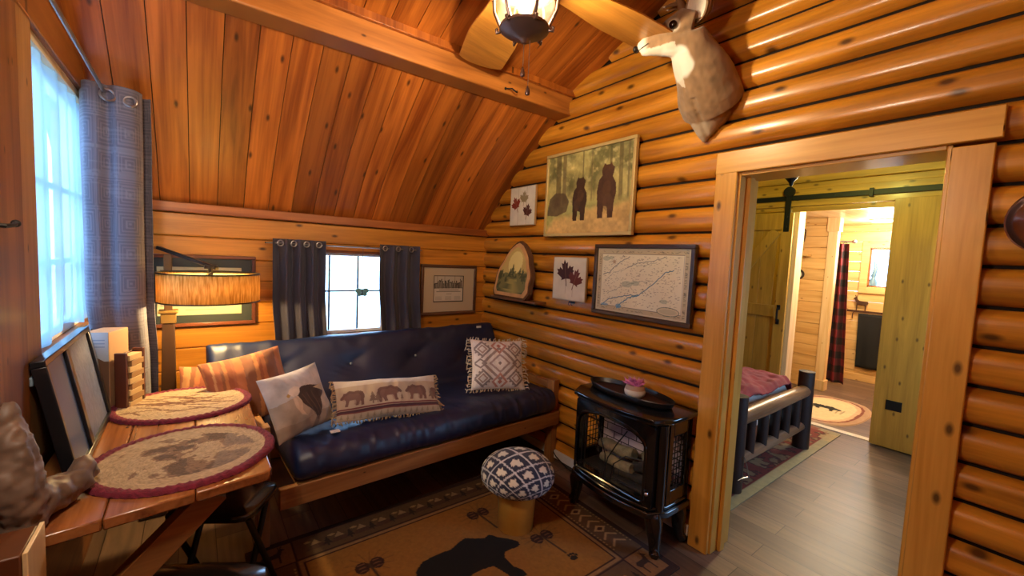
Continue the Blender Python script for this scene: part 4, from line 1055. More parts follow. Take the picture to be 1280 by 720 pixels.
# oval bear rug in the bathroom doorway
cx_, cy_, rx_, ry_ = 3.36, -1.80, .60, .37
cv = Canvas(1.3, .8, 150, '#b59a80')
def se(a, b_): return (abs((cv.X - .65) / a) ** 2.6 + abs((cv.Y - .4) / b_) ** 2.6)
cv.put(se(.60, .37) < 1, '#a98a74'); cv.put(se(.54, .31) < 1, '#7a4238'); cv.put(se(.515, .285) < 1, '#c9a88c'); cv.put(se(.47, .245) < 1, '#d5c3a0')
cv.mottle(50, .15, 3)
cv2 = cv
P = [((.65 + (x - .65)), y) for x, y in []]
# the bear stands towards the far side (seen from the doorway)
def rotpts(S, x, y, s): return [(x + py * s, y + (px - .5) * s) for px, py in S]
cv.poly(rotpts(BEAR, .58, .40, .30), '#1c1a1c')
for (y, l) in ((.24, .18), (.29, .10), (.56, .16), (.52, .10)): cv.line([(.56, y), (.56 + l, y)], .012, '#7d7460')
b = MB(); vs = []; cs = []; NR, NA = 46, 110
for i in range(NR):
    for j in range(NA):
        a = 2 * PI * j / NA; f = i / (NR - 1); ca, sa = math.cos(a), math.sin(a); k = (abs(ca) ** 2.6 + abs(sa) ** 2.6) ** (-1 / 2.6)
        x, y = f * k * ca * rx_, f * k * sa * ry_
        vs.append((cx_ + x, cy_ + y, .010 - (.009 if i == NR - 1 else 0))); cs.append(tuple(cv.C[min(cv.ny - 1, int((.4 - y) / .8 * cv.ny)), min(cv.nx - 1, int((.65 + x) / 1.3 * cv.nx))]))
b.add(vs, [(i * NA + j, (i + 1) * NA + j, (i + 1) * NA + (j + 1) % NA, i * NA + (j + 1) % NA) for i in range(NR - 1) for j in range(NA)], cs)
tag(b.build('oval_rug', MATS['rug_pile'], smooth=False), 'cream oval rug with a small dark bear on the bathroom floor', 'rug')

# ------------------------------------------------------------------ drop leaf table at the left window
M_TABLE = wood('table_pine', '#a86a3a', '#743f20', axis=1, rough=.22, coat=.35, knots=.5, var=.12)
M_BRACE = wood('brace_pine', '#a8703a', '#7a4a22', axis=0, rough=.5, coat=.1, knots=.4, var=.05)
t = thing('drop_leaf_table', 'wooden wall mounted table with a diagonal brace under the large window', 'table', (-2.29, -1.12, .70))
b = MB()
far, zt, zb = -.52, .74, .706
edges = [-2.585, -2.385, -2.18, -1.968]
for x0, x1 in zip(edges[:-1], edges[1:]):
    ynear = lambda x: -1.76 + (x + 2.585) / .617 * .075
    P = [(x0 + .0008, far), (x0 + .0008, ynear(x0)), (x1 - .0008, ynear(x1)), (x1 - .0008, far)]
    if x1 > -2: P = [(x0 + .0008, far), (x0 + .0008, ynear(x0)), (x1 - .03, ynear(x1)), (x1 - .009, ynear(x1) + .008), (x1, ynear(x1) + .03), (x1, far - .04), (x1 - .012, far - .012), (x1 - .04, far)]
    b.prism(P, (0, 0, zb), (1, 0, 0), (0, 1, 0), (0, 0, zt - zb))
b.build('tabletop', M_TABLE, t, bevel=.005, angle=30)
b = MB(); b.bar((-2.125, -1.625, .695), (-2.555, -1.625, .265), .075, .065, up=(0, 1, 0)); b.build('brace', M_BRACE, t, bevel=.003)
b = MB(); b.bar((-2.10, -.72, .695), (-2.555, -.72, .24), .075, .065, up=(0, 1, 0)); b.build('brace', M_BRACE, t, bevel=.003)
b = MB(); b.box(-2.598, -2.56, -1.74, -.55, .63, .698); b.build('wall_cleat', M_BRACE, t, bevel=.003)
# placemats
def placemat(c, rx, ry, rot, seed, label, kind):
    nr, na = 70, 170; r = np.random.default_rng(seed)
    cv = Canvas(2, 2, 220, '#a38a6c'); cv.mottle(18, .25, seed)
    if kind == 0:
        for i in range(26):
            x, y = r.uniform(.5, 1.5), r.uniform(.55, 1.45); a = r.uniform(-.5, .5); l = r.uniform(.1, .35); cv.line([(x - l, y - a * l), (x, y), (x + l * .6, y + r.uniform(-.15, .15))], .04, '#5c3424', .85)
        cv.line([(.3, 1.0), (1.0, .95), (1.7, 1.02)], .06, '#5c3424', .85)
    else:
        n = fbm(cv.X * 5, cv.Y * 5, 5, 4); m = ((cv.X - 1) / .72) ** 2 + ((cv.Y - 1) / .62) ** 2 < 1
        cv.put(m & (n > .44), '#6b4c3c', .8); cv.put(m & (n > .55), '#4a3830', .7); cv.put(m & (cv.X > 1.35) & (n > .4), '#7d6a5c', .7)
    vs = []; cs = []; c_, s_ = math.cos(rot), math.sin(rot)
    red = np.array(hx('#6d1a30'))
    for i in range(nr):
        f = i / (nr - 1)
        for j in range(na):
            a = 2 * PI * j / na; X, Y = f * math.cos(a), f * math.sin(a)
            wob = .004 * mnoise.noise(Vector((a * 3, seed, 0))) if f > .85 else 0
            x, y = X * (rx + wob), Y * (ry + wob)
            z = c[2] + .009 + .0022 * mnoise.noise(Vector((X * 22, Y * 22, seed))) + (.007 * math.sin(min(1, max(0, (f - .86) / .14)) * PI) + .0025 * math.sin(a * 60) * (f > .88)) - (.008 if i == nr - 1 else 0)
            vs.append((c[0] + c_ * x - s_ * y, c[1] + s_ * x + c_ * y, z))
            col = cv.C[min(219, int((1 - Y * .95) / 2 * 220)), min(219, int((1 + X * .95) / 2 * 220))] * r.uniform(.75, 1.25)
            if f > .875: col = red * r.uniform(.6, 1.3)
            cs.append(tuple(col))
    b = MB(); b.add(vs, [(i * na + j, (i + 1) * na + j, (i + 1) * na + (j + 1) % na, i * na + (j + 1) % na) for i in range(nr - 1) for j in range(na)], cs)
    b.add([vs[(nr - 1) * na + j] for j in range(na)], [tuple(range(na - 1, -1, -1))], [tuple(red)] * na)
    tag(b.build('placemat', painted('hooked_wool', .95, bump=.6, bscale=260), angle=120), label, 'placemat', 'oval placemats on the table')
placemat((-2.222, -.80, .7405), .275, .245, -.35, 3, 'oval cream placemat with red braid, on the far end of the table', 0)
placemat((-2.205, -1.415, .7405), .275, .27, -.2, 5, 'oval placemat with dark brown motif and red braid, on the near end of the table', 1)
# panel leaning on the window
M_PAN = mat('panel_black', '#12141a', .3, coat=.2)
t = thing('display_board', 'black framed panel of two blue grey fields leaning against the large window', 'panel', (-2.48, -1.12, .742))
A = Vector((-2.485, 0, .742)); B = Vector((-2.552, 0, 1.135)); up_ = (B - A).normalized(); L_h = (B - A).length; out = Vector((up_.z, 0, -up_.x))
def pp(y, s, d): return Vector((A.x, y, A.z)) + up_ * s + out * d
def pslab(b, y0, y1, s0, s1, d0, d1):
    pts = [pp(y, s, d) for y in (y0, y1) for s in (s0, s1) for d in (d0, d1)]; b.add(pts, [(0, 1, 3, 2), (4, 6, 7, 5), (0, 4, 5, 1), (2, 3, 7, 6), (0, 2, 6, 4), (1, 5, 7, 3)])
b = MB(); yA, yB = -1.455, -.80
for q in ((yA, yB, 0, .02), (yA, yB, L_h - .02, L_h)): pslab(b, q[0], q[1], q[2], q[3], -.018, .016)
for q in ((yA, yA + .02), (yB - .035, yB), (-1.215, -1.175)): pslab(b, q[0], q[1], .02, L_h - .02, -.018, .016)
b.build('frame', M_PAN, t, bevel=.003)
b = MB(); pslab(b, yA + .02, -1.215, .02, L_h - .02, -.008, .006); b.build('narrow_field', mat('slate_board', '#3f5680', .4, coat=.05), t, smooth=False)
b = MB(); pslab(b, -1.175, yB - .035, .02, L_h - .02, -.008, .006); b.build('wide_field', mat('woven_board', '#626c92', .42, coat=.05, bump=.6, bscale=40, var=.15, vscale=30), t, smooth=False)
# game box and rack of blocks
t = thing('game_box', 'pale printed box standing at the far end of the table beside the curtain', 'box', (-2.49, -.65, .742))
C4 = [(-2.575, -.70), (-2.485, -.735), (-2.432, -.60), (-2.522, -.575)]
b = MB(); zb_, zt_ = .742, 1.095
b.add([(x, y, z) for z in (zb_, zt_) for x, y in C4], [(3, 2, 1, 0), (4, 5, 6, 7), (0, 1, 5, 4), (1, 2, 6, 5), (2, 3, 7, 6), (3, 0, 4, 7)])
b.build('carton', mat('box_card_tan', '#b08a68', .7), t, bevel=.003)
cv = Canvas(.094, .35, 60, '#b7c0cc'); cv.rect(0, .13, .094, .35, '#6d5240'); cv.poly([(0, .08), (.094, .14), (.094, .16), (0, .16)], '#6d5240')
for y in (.035, .05, .065): cv.line([(.012, y), (.08, y)], .004, '#6f86a8', .8)
o = Vector((C4[0][0], C4[0][1], zt_)); U = (Vector((*C4[1], 0)) - Vector((*C4[0], 0))).normalized(); nrm = U.cross(Vector((0, 0, 1)))
b = MB(); plane_art(b, o + nrm * .002, U * (.0966 / .094), Vector((0, 0, -1)), cv); b.build('printed_face', painted('box_print', .6), t, smooth=False)
t = thing('block_rack', 'small wooden rack holding a stack of pale blocks, leaning on the printed box', 'game', (-2.42, -.68, .742))
e0 = Vector((-2.468, -.745, 0)); e1 = Vector((-2.405, -.60, 0)); dU = (e1 - e0).normalized(); nn = Vector((dU.y, -dU.x, 0))
M_RACK = mat('rack_wood', '#5a2f20', .45, coat=.2)
b = MB()
for s0, s1 in ((0, .014), (.125, .139)):
    q = [e0 + dU * s0, e0 + dU * s1, e0 + dU * s1 + nn * .045, e0 + dU * s0 + nn * .045]; b.add([Vector((p.x, p.y, z)) for z in (.742, 1.0) for p in q], [(3, 2, 1, 0), (4, 5, 6, 7), (0, 1, 5, 4), (1, 2, 6, 5), (2, 3, 7, 6), (3, 0, 4, 7)])
q = [e0, e0 + dU * .139, e0 + dU * .139 + nn * .008, e0 + nn * .008]; b.add([Vector((p.x, p.y, z)) for z in (.742, .99) for p in q], [(3, 2, 1, 0), (4, 5, 6, 7), (0, 1, 5, 4), (1, 2, 6, 5), (2, 3, 7, 6), (3, 0, 4, 7)])
b.build('rack', M_RACK, t, bevel=.002)
for i in range(9):
    s0 = .018 if i % 2 == 0 else .032; q = [e0 + dU * s0 + nn * .01, e0 + dU * (s0 + .088) + nn * .01, e0 + dU * (s0 + .088) + nn * .05, e0 + dU * s0 + nn * .05]
    b = MB(); b.add([Vector((p.x, p.y, z)) for z in (.744 + i * .027, .744 + i * .027 + .0255) for p in q], [(3, 2, 1, 0), (4, 5, 6, 7), (0, 1, 5, 4), (1, 2, 6, 5), (2, 3, 7, 6), (3, 0, 4, 7)])
    b.build('block', mat('pale_block', '#c9a878', .6) if i % 2 == 0 else mat('tan_block', '#a07a50', .6), t, bevel=.0015)

# ------------------------------------------------------------------ soft bodies grown from tubes and fused into one skin
def fuse(mb, name, m, parent, voxel=.008, smooth=4, colfn=None, bumpfn=None):
    me = bpy.data.meshes.new('tmp'); me.from_pydata(mb.v, [], mb.f)
    bm = bmesh.new(); bm.from_mesh(me); bmesh.ops.recalc_face_normals(bm, faces=bm.faces); bm.to_mesh(me); bm.free()
    o = bpy.data.objects.new('tmp', me); COL.objects.link(o)
    md = o.modifiers.new('r', 'REMESH'); md.mode = 'VOXEL'; md.voxel_size = voxel
    if smooth: s = o.modifiers.new('s', 'SMOOTH'); s.iterations = smooth; s.factor = .5
    dg = bpy.context.evaluated_depsgraph_get(); dg.update()
    ev = o.evaluated_get(dg); me2 = bpy.data.meshes.new_from_object(ev)
    bpy.data.objects.remove(o); me2.name = name
    if bumpfn:
        for v in me2.vertices: v.co = bumpfn(v.co, v.normal)
    me2.materials.clear(); me2.materials.append(m)
    if colfn:
        a = me2.color_attributes.new('col', 'FLOAT_COLOR', 'POINT')
        for i, v in enumerate(me2.vertices): a.data[i].color = (*colfn(v.co), 1)
    me2.shade_smooth()
    o = bpy.data.objects.new(name, me2); COL.objects.link(o)
    if parent is not None: o.parent = parent; o.matrix_parent_inverse = root_inverse(parent)
    return o
b = MB()
b.tube([(-2.535, -1.70, .745), (-2.54, -1.71, .86), (-2.553, -1.69, .97), (-2.565, -1.66, 1.04), (-2.57, -1.645, 1.07)], [.045, .05, .04, .028, .022], 12)
b.tube([(-2.545, -1.69, .80), (-2.50, -1.62, .79), (-2.465, -1.56, .785), (-2.45, -1.53, .80), (-2.46, -1.50, .84)], [.055, .045, .042, .036, .022], 12)
b.ball((-2.53, -1.64, .785), .05, 14, (1, 1.3, .9))
def crumple(p, n): return p + n * (.016 * abs(mnoise.noise(p * 14)) - .012 * abs(mnoise.noise(p * 27 + Vector((3, 1, 2)))) + .004 * mnoise.noise(p * 60))
o = fuse(b, 'crumpled_bag', mat('brown_hide', '#6d5546', .55, var=.3, vscale=14, sheen=.1), None, .008, 3, None, crumple)
tag(o, 'crumpled brown cloth bag slumped on the near left corner of the table', 'bag')
b = MB(); b.box(-2.598, -2.488, -1.93, -1.80, 0, .80); 
t = thing('wooden_stand', 'narrow brown stand with a pale top edge just past the near end of the table', 'stand', (-2.55, -1.86, 0))
b.build('body', mat('brown_panel', '#5c3016', .45, var=.15), t, bevel=.004)
b = MB(); b.box(-2.487, -2.478, -1.93, -1.795, 0, .803); b.build('edge_strip', M_PALEZ, t, bevel=.002)

# ------------------------------------------------------------------ folding chairs under the table
M_VINYL = mat('black_vinyl', '#15130f', .2, coat=.6, spec=.8, bump=.05, bscale=60)
def chair(c, rot, sw, sd, zt, label, first):
    M = Matrix.Translation((c[0], c[1], 0)) @ Matrix.Rotation(rot, 4, 'Z')
    t = thing('folding_chair', label, 'chair', (c[0], c[1], 0), 'black folding chairs under the table')
    b = MB(M)
    P = []
    for i in range(40):
        a = 2 * PI * i / 40; ca, sa = math.cos(a), math.sin(a); k = (abs(ca) ** 6 + abs(sa) ** 6) ** (-1 / 6); P.append((ca * k * sw / 2, sa * k * sd / 2))
    n = 40; vs = []
    for z, s in ((zt - .035, .93), (zt - .03, .98), (zt - .012, 1.0), (zt - .004, .985), (zt, .95), (zt + .003, .6), (zt + .003, .1)): vs += [(x * s, y * s, z) for x, y in P]
    fs = [(i * n + j, i * n + (j + 1) % n, (i + 1) * n + (j + 1) % n, (i + 1) * n + j) for i in range(6) for j in range(n)] + [tuple(range(n - 1, -1, -1)), tuple(6 * n + j for j in range(n))]
    b.add(vs, fs); b.build('seat', M_VINYL, t, angle=60)
    for sx in (-1, 1):
        b = MB(M); b.tube([(sx * (sw / 2 - .02), sd / 2 - .02, 0), (sx * (sw / 2 - .02), -sd / 2 + .03, zt - .03)], .012, 10); b.build('leg', M_BLACK, t)
        b = MB(M); b.tube([(sx * (sw / 2 - .045), -sd / 2 + .02, 0), (sx * (sw / 2 - .045), sd / 2 - .03, zt - .03)], .012, 10); b.build('leg', M_BLACK, t)
    for yy in (-sd / 2 + .06, sd / 2 - .06):
        b = MB(M); b.tube([(-sw / 2 + .03, yy, .12 if yy < 0 else .10), (sw / 2 - .03, yy, .12 if yy < 0 else .10)], .008, 8); b.build('crossbar', M_BLACK, t)
    return t
r33 = math.radians(-33)
def corner_center(fr, sw, sd, rot):
    u = Vector((math.cos(rot), math.sin(rot))); v = Vector((-math.sin(rot), math.cos(rot))); return Vector(fr) - u * sw / 2 + v * sd / 2
cc = corner_center((-2.015, -1.435), .34, .27, r33); chair(cc, r33, .34, .27, .455, 'black vinyl seated folding chair tucked under the table, nearer the futon', True)
cc = corner_center((-1.955, -1.73), .46, .36, r33); v = Vector((-math.sin(r33), math.cos(r33))); cc = cc - v * .36
chair(cc, r33, .46, .36, .435, 'black seated folding chair in front of the table brace, at the bottom of the photo', False)
# ------------------------------------------------------------------ cast iron stove
M_ENAM = mat('black_enamel', '#090a0d', .13, coat=.6, spec=.6)
M_DULL = mat('stove_inside', '#15141a', .8)
SY, SW = -1.835, .30            # middle and half width along the wall
def bow(y, x=-.335, d=.045): return x - d * (1 - min(1, ((y - SY) / SW) ** 2))
t = thing('stove', 'black enamel gas stove with arched glass door standing against the log wall', 'stove', (-.2, SY, 0))
def plan(off, xb=-.055, n=14):
    P = [(xb, SY + SW + off)]
    P += [(-.26 - off * .3, SY + SW + off)]
    for i in range(n + 1):
        y = SY + SW - .045 - (2 * SW - .09) * i / n; P.append((bow(y) - off, y + (off * .6 if i == 0 else -off * .6 if i == n else 0)))
    P += [(-.26 - off * .3, SY - SW - off), (xb, SY - SW - off)]
    return P
def slab_plan(b, P, z0, z1):
    b.prism(P, (0, 0, z0), (1, 0, 0), (0, 1, 0), (0, 0, z1 - z0))
b = MB(); slab_plan(b, plan(.028), .712, .738); slab_plan(b, plan(.012), .698, .712); b.build('top_plate', M_ENAM, t, bevel=.006, angle=30)
b = MB(); slab_plan(b, plan(.020), .215, .250); slab_plan(b, plan(.006), .250, .27); b.build('bottom_plate', M_ENAM, t, bevel=.006, angle=30)
b = MB(); b.box(-.065, -.055, SY - SW, SY + SW, .25, .70); b.build('back_panel', M_DULL, t, smooth=False)
for s in (-1, 1):
    b = MB(); y0, y1 = sorted((SY + s * SW, SY + s * (SW - .02)))
    b.box(-.26, -.225, y0, y1, .26, .70); b.box(-.10, -.06, y0, y1, .26, .70); b.box(-.225, -.10, y0, y1, .26, .34); b.box(-.225, -.10, y0, y1, .63, .70)
    b.build('side_panel', M_ENAM, t, bevel=.003)
    b = MB(); ym = SY + s * (SW - .01)
    for i in range(5): b.box(-.22 + i * .027, -.217 + i * .027, ym - .002, ym + .002, .34, .63)
    for i in range(10): b.box(-.225, -.10, ym - .002, ym + .002, .35 + i * .03, .353 + i * .03)
    b.build('side_grille', M_BLACK, t, smooth=False)
# corner columns
for s in (-1, 1):
    b = MB(); b.tube([(-.285, SY + s * (SW - .025), .25), (-.29, SY + s * (SW - .025), .70)], .03, 14); b.build('corner_column', M_ENAM, t)
# arched front door
def arch(hw, z0, z1, rise, rc, n=16):
    P = [(-hw, z0 + rc), (-hw, z1 - rise)]
    for i in range(1, n): 
        a = PI * i / n; P.append((-hw * math.cos(a), z1 - rise + rise * math.sin(a) ** .75))
    P += [(hw, z1 - rise), (hw, z0 + rc)]
    for i in range(1, 5): a = PI / 2 * i / 4; P.append((hw - rc * (1 - math.cos(a)), z0 + rc - rc * math.sin(a)))
    for i in range(0, 5): a = PI / 2 * (1 - i / 4); P.append((-hw + rc * (1 - math.cos(a)), z0 + rc - rc * math.sin(a)))
    return P
def front_pt(s, z, d=0): y = SY - s; return (bow(y) - d, y, z)
outer = arch(.272, .262, .70, .02, .01); inner = arch(.222, .305, .655, .11, .02); mid = arch(.235, .292, .667, .115, .022)
n = len(outer)
def ringmesh(b, A, B, dA, dB):
    n = len(A)
    b.add([front_pt(s, z, dA) for s, z in A] + [front_pt(s, z, dB) for s, z in B], [(i, (i + 1) % n, n + (i + 1) % n, n + i) for i in range(n)])
b = MB(); ringmesh(b, outer, mid, .002, .010); ringmesh(b, mid, inner, .010, .006); ringmesh(b, inner, inner, .006, -.03); ringmesh(b, outer, outer, .002, -.02)
td = b.build('door', M_ENAM, t, angle=25, weld=False)
b = MB(); b.tube([front_pt(s, z, .014) for s, z in mid + mid[:1]], .008, 8, caps=False); b.build('door_bead', M_ENAM, td)
b = MB(); n = len(inner); b.add([front_pt(s, z, -.012) for s, z in inner], [tuple(range(n))]); b.build('door_glass', see_through('stove_glass', (.9, .93, 1), .05, gloss=True, rough=.03), td, smooth=False)
b = MB()
for (P) in ([(.0, .31), (-.01, .45), (-.06, .56), (-.10, .645)], [(.03, .31), (.05, .42), (.12, .49), (.21, .50)], [(-.02, .31), (.01, .44), (.06, .53), (.12, .625)], [(-.20, .31), (-.20, .60)], [(-.17, .31), (-.17, .625)]):
    b.tube([front_pt(s, z, .0) for s, z in P], .0035, 6)
b.build('door_tracery', M_BLACK, td)
b = MB(); b.ball(front_pt(.252, .345, .018), .011, 12); b.build('door_knob', mat('chrome_knob', '#c9ccd2', .15, metal=1), td)
# inside: brick panel, grate, ceramic logs
def brick_mat():
    m, nt, bs = new_mat('stove_brick'); N = nt.nodes.new; L = nt.links.new
    tc = N('ShaderNodeTexCoord'); sp = N('ShaderNodeSeparateXYZ'); cb = N('ShaderNodeCombineXYZ'); L(tc.outputs['Object'], sp.inputs[0]); L(sp.outputs['Y'], cb.inputs['X']); L(sp.outputs['Z'], cb.inputs['Y'])
    br = N('ShaderNodeTexBrick'); br.inputs['Scale'].default_value = 1; br.inputs['Brick Width'].default_value = .11; br.inputs['Row Height'].default_value = .045; br.inputs['Mortar Size'].default_value = .003
    br.inputs['Color1'].default_value = (*hx('#d8c8ce'), 1); br.inputs['Color2'].default_value = (*hx('#b9a8b2'), 1); br.inputs['Mortar'].default_value = (*hx('#2c282c'), 1); L(cb.outputs[0], br.inputs['Vector']); L(br.outputs['Color'], bs.inputs['Base Color']); bs.inputs['Roughness'].default_value = .9
    return m
b = MB(); b.box(-.085, -.066, SY - SW + .03, SY + SW - .03, .27, .69); b.build('brick_lining', brick_mat(), t, smooth=False)
M_LOGC = mat('ceramic_log', '#8a8066', .9, bump=1.0, bscale=55, var=.4, vscale=18); M_LOGD = mat('charred_log', '#2c2724', .9, bump=1.0, bscale=50, var=.4, vscale=18)
for (a, c, r, m) in (((-.16, SY + .22, .385), (-.18, SY - .04, .415), .034, M_LOGC), ((-.23, SY + .15, .345), (-.25, SY - .08, .365), .030, M_LOGC), ((-.20, SY - .03, .33), (-.24, SY - .17, .43), .028, M_LOGD), ((-.15, SY - .20, .33), (-.18, SY - .10, .45), .026, M_LOGC), ((-.26, SY + .02, .32), (-.22, SY - .20, .335), .026, M_LOGD)):
    b = MB(); a = Vector(a); c = Vector(c); b.tube([a + (c - a) * f + Vector((0, 0, .006 * math.sin(f * 7))) for f in np.linspace(0, 1, 8)], [r * .8, r, r * 1.05, r * .95, r, r * 1.05, r, r * .85], 14); b.build('log', m, t)
b = MB(); b.box(-.30, -.09, SY - .24, SY + .24, .27, .30); b.build('ember_bed', mat('embers', '#25211f', .95, bump=1, bscale=70), t, smooth=False)
# splayed cabriole legs
for sx in (-1, 1):
    for (x0, dx) in ((-.30, -.03), (-.085, .03)):
        b = MB(); y = SY + sx * (SW - .045)
        b.tube([(x0, y, .225), (x0 + dx * .3, y + sx * .018, .17), (x0 + dx * .1, y + sx * .022, .10), (x0 + dx * .2, y + sx * .028, .05), (x0 + dx * .7, y + sx * .04, .024), (x0 + dx, y + sx * .046, .020)], [.048, .044, .034, .028, .028, .016], 14)
        b.build('leg', M_ENAM, t)
b = MB(); b.box(-.27, -.10, SY - .16, SY + .16, .17, .215); b.build('burner_box', M_DULL, t, bevel=.01)
# tray and flower pot
tx, ty = -.165, -1.80
t = thing('oval_tray', 'black oval tray lying on top of the stove', 'tray', (tx, ty, .738))
b = MB(); b.lathe([(0, .739), (.88, .739), (.95, .746), (1.0, .772), (.985, .776), (.93, .752), (.86, .746), (0, .745)], (tx, ty, 0), 64, sx=.115, sy=.285, ); b.build('dish', mat('tray_black', '#141416', .35, bump=.3, bscale=60), t)
b = MB(); b.lathe([(0, .7462), (.84, .7462), (.84, .7475), (0, .7475)], (tx, ty, 0), 64, sx=.115, sy=.285); b.build('tray_lining', mat('tray_brown', '#3a2320', .6, bump=.6, bscale=80), t)
px_, py_ = -.175, -1.845
t = thing('flower_pot', 'little white and beige pot with pink flower on the stove tray', 'flower pot', (px_, py_, .748))
b = MB(); b.lathe([(0, .748), (.040, .748), (.056, .762), (.060, .780), (.056, .793)], (px_, py_, 0), 32); b.build('pot', mat('white_ceramic', '#dcdcd6', .35, coat=.3), t)
b = MB(); b.lathe([(.0565, .793), (.053, .806), (.046, .815), (.040, .816), (.040, .808), (0, .806)], (px_, py_, 0), 32); b.build('beige_rim', mat('beige_ceramic', '#a98f7c', .6), t)
b = MB(); r = np.random.default_rng(2)
for i in range(80):
    a = r.uniform(0, 2 * PI); e = r.uniform(.25, 1.35); l = r.uniform(.034, .060); c0 = Vector((px_ + r.uniform(-.022, .022), py_ + r.uniform(-.03, .03), .812)); d = Vector((math.cos(a) * math.cos(e), math.sin(a) * math.cos(e), math.sin(e)))
    s = d.orthogonal().normalized() * .006; b.add([c0, c0 + d * l * .6 + s, c0 + d * l, c0 + d * l * .6 - s, c0 + d * l * .6 + d.cross(s) * .5], [(0, 1, 4), (0, 4, 3), (4, 1, 2), (4, 2, 3)])
b.build('blossom', mat('pink_petal', '#dc86c8', .6), t, angle=180)
# cord behind the stove
b = MB(); b.tube([(-.045, -1.0, .13), (-.062, -1.12, .06), (-.075, -1.25, .03), (-.07, -1.40, .012), (-.06, -1.55, .008)], .004, 6); tag(b.build('power_cord', M_BLACK), 'thin black cord trailing along the white baseboard behind the stove', 'cord')

# ------------------------------------------------------------------ pan on the wall by the doorway
t = thing('hanging_pan', 'polished round metal pan hanging on the log wall right of the doorway', 'pan', (-.05, -3.235, 1.70))
Mx = Matrix.Rotation(-PI / 2, 4, 'Y')
b = MB(); b.lathe([(0, .0), (.075, .0), (.095, .012), (.104, .035), (.108, .036), (.10, .008), (.078, -.006), (0, -.006)], (-.056, -3.245, 1.695), 40, M=Mx); b.build('dish', mat('pan_metal', '#a09290', .2, metal=.95), t)
b = MB(); b.bar((-.07, -3.245, 1.79), (-.062, -3.245, 1.97), .022, .006, up=(1, 0, 0)); b.build('handle', mat('pan_handle', '#4a3a34', .4, metal=.6), t, bevel=.002)

# ------------------------------------------------------------------ deer head mount
t = thing('deer_mount', 'mounted deer head with white throat and ears high on the log wall', 'deer head', (-.04, -2.09, 2.16))
b = MB()
b.tube([(-.035, -2.10, 2.34), (-.085, -2.10, 2.385), (-.14, -2.105, 2.44), (-.20, -2.10, 2.50), (-.255, -2.085, 2.565), (-.285, -2.085, 2.62)], [.150, .152, .136, .118, .096, .070], 22)
b.tube([(-.05, -2.095, 2.30), (-.07, -2.09, 2.235), (-.06, -2.085, 2.185), (-.05, -2.083, 2.155)], [.11, .075, .038, .012], 16)
b.tube([(-.29, -2.115, 2.645), (-.315, -2.075, 2.655), (-.34, -2.02, 2.63), (-.355, -1.955, 2.612), (-.367, -1.90, 2.600), (-.374, -1.872, 2.594)], [.055, .064, .055, .041, .033, .024], 18)
b.tube([(-.285, -2.085, 2.565), (-.325, -2.03, 2.568), (-.358, -1.94, 2.570), (-.371, -1.887, 2.573)], [.066, .052, .032, .020], 14)
nose = Vector((-.376, -1.858, 2.592)); eyeN = Vector((-.377, -2.066, 2.630)); eyeF = Vector((-.268, -2.03, 2.672))
def deercol(p):
    base = np.array(hx('#8c6f50')); n = mnoise.noise(p * 22) * .7 + mnoise.noise(Vector((p.x * 60, p.y * 60, p.z * 22))) * .6
    c = base * (1 + .38 * n)
    # throat patch
    d = ((p.x + .315) / .10) ** 2 + ((p.y + 2.045) / .085) ** 2 + ((p.z - 2.475) / .075) ** 2
    k = smooth01((1.35 - d + .5 * mnoise.noise(p * 25)) / .6); c = c * (1 - k) + np.array(hx('#dcd8cc')) * k
    # muzzle
    f = p.y + 1.945
    if f > 0 and p.x < -.25 and p.z > 2.5:
        k = smooth01(f / .035); c = c * (1 - k) + np.array(hx('#e0d8c8')) * k
    if p.y > -2.03 and p.y < -1.93 and p.z > 2.64: c = c * .7
    if p.z < 2.560 + .1 * max(0, p.y + 2.0) and p.y > -2.07 and p.x < -.25: c = c * .3 + np.array(hx('#d8d2c4')) * .7
    # pale ring about the eye
    for e in (eyeN, eyeF):
        k = smooth01((.034 - (p - e).length) / .014); c = c * (1 - k) + np.array(hx('#cdbfa8')) * k
    if (p - nose).length < .020: c = np.array(hx('#1a1412'))
    # pale brisket edges
    if p.z < 2.235: k = .5 * smooth01((mnoise.noise(p * 14) + .2) * 2); c = c * (1 - k) + np.array(hx('#d2c4ac')) * k
    return tuple(np.clip(c, 0, 1))
def hide(p, n): return p + n * (.0010 * mnoise.noise(p * 60) + .005 * mnoise.noise(p * 12) - .010 * math.exp(-((p.y + 2.10 + .04 * (2.3 - p.z)) / .012) ** 2) * (p.z < 2.33))
head = fuse(b, 'head', painted('deer_hide', .9, bump=.6, bscale=350, sheen=.25), t, .006, 5, deercol, hide)
for e, sgn in ((eyeN, -1), (eyeF, 1)):
    b = MB(); b.ball(e - Vector((sgn * -.006, 0, 0)), .0195, 16); b.build('eye', mat('deer_eye', '#080606', .08, coat=.8), t)
b = MB(); b.ball((-.376, -1.857, 2.593), .020, 16, (1, .7, .85)); b.build('nose', mat('deer_nose', '#15100e', .4), t)
b = MB(); b.tube([(-.384, -1.868, 2.575), (-.392, -1.905, 2.580), (-.398, -1.945, 2.586)], [.0015, .0028, .0015], 6); b.build('mouth', mat('deer_lip', '#2a1a14', .7), t)
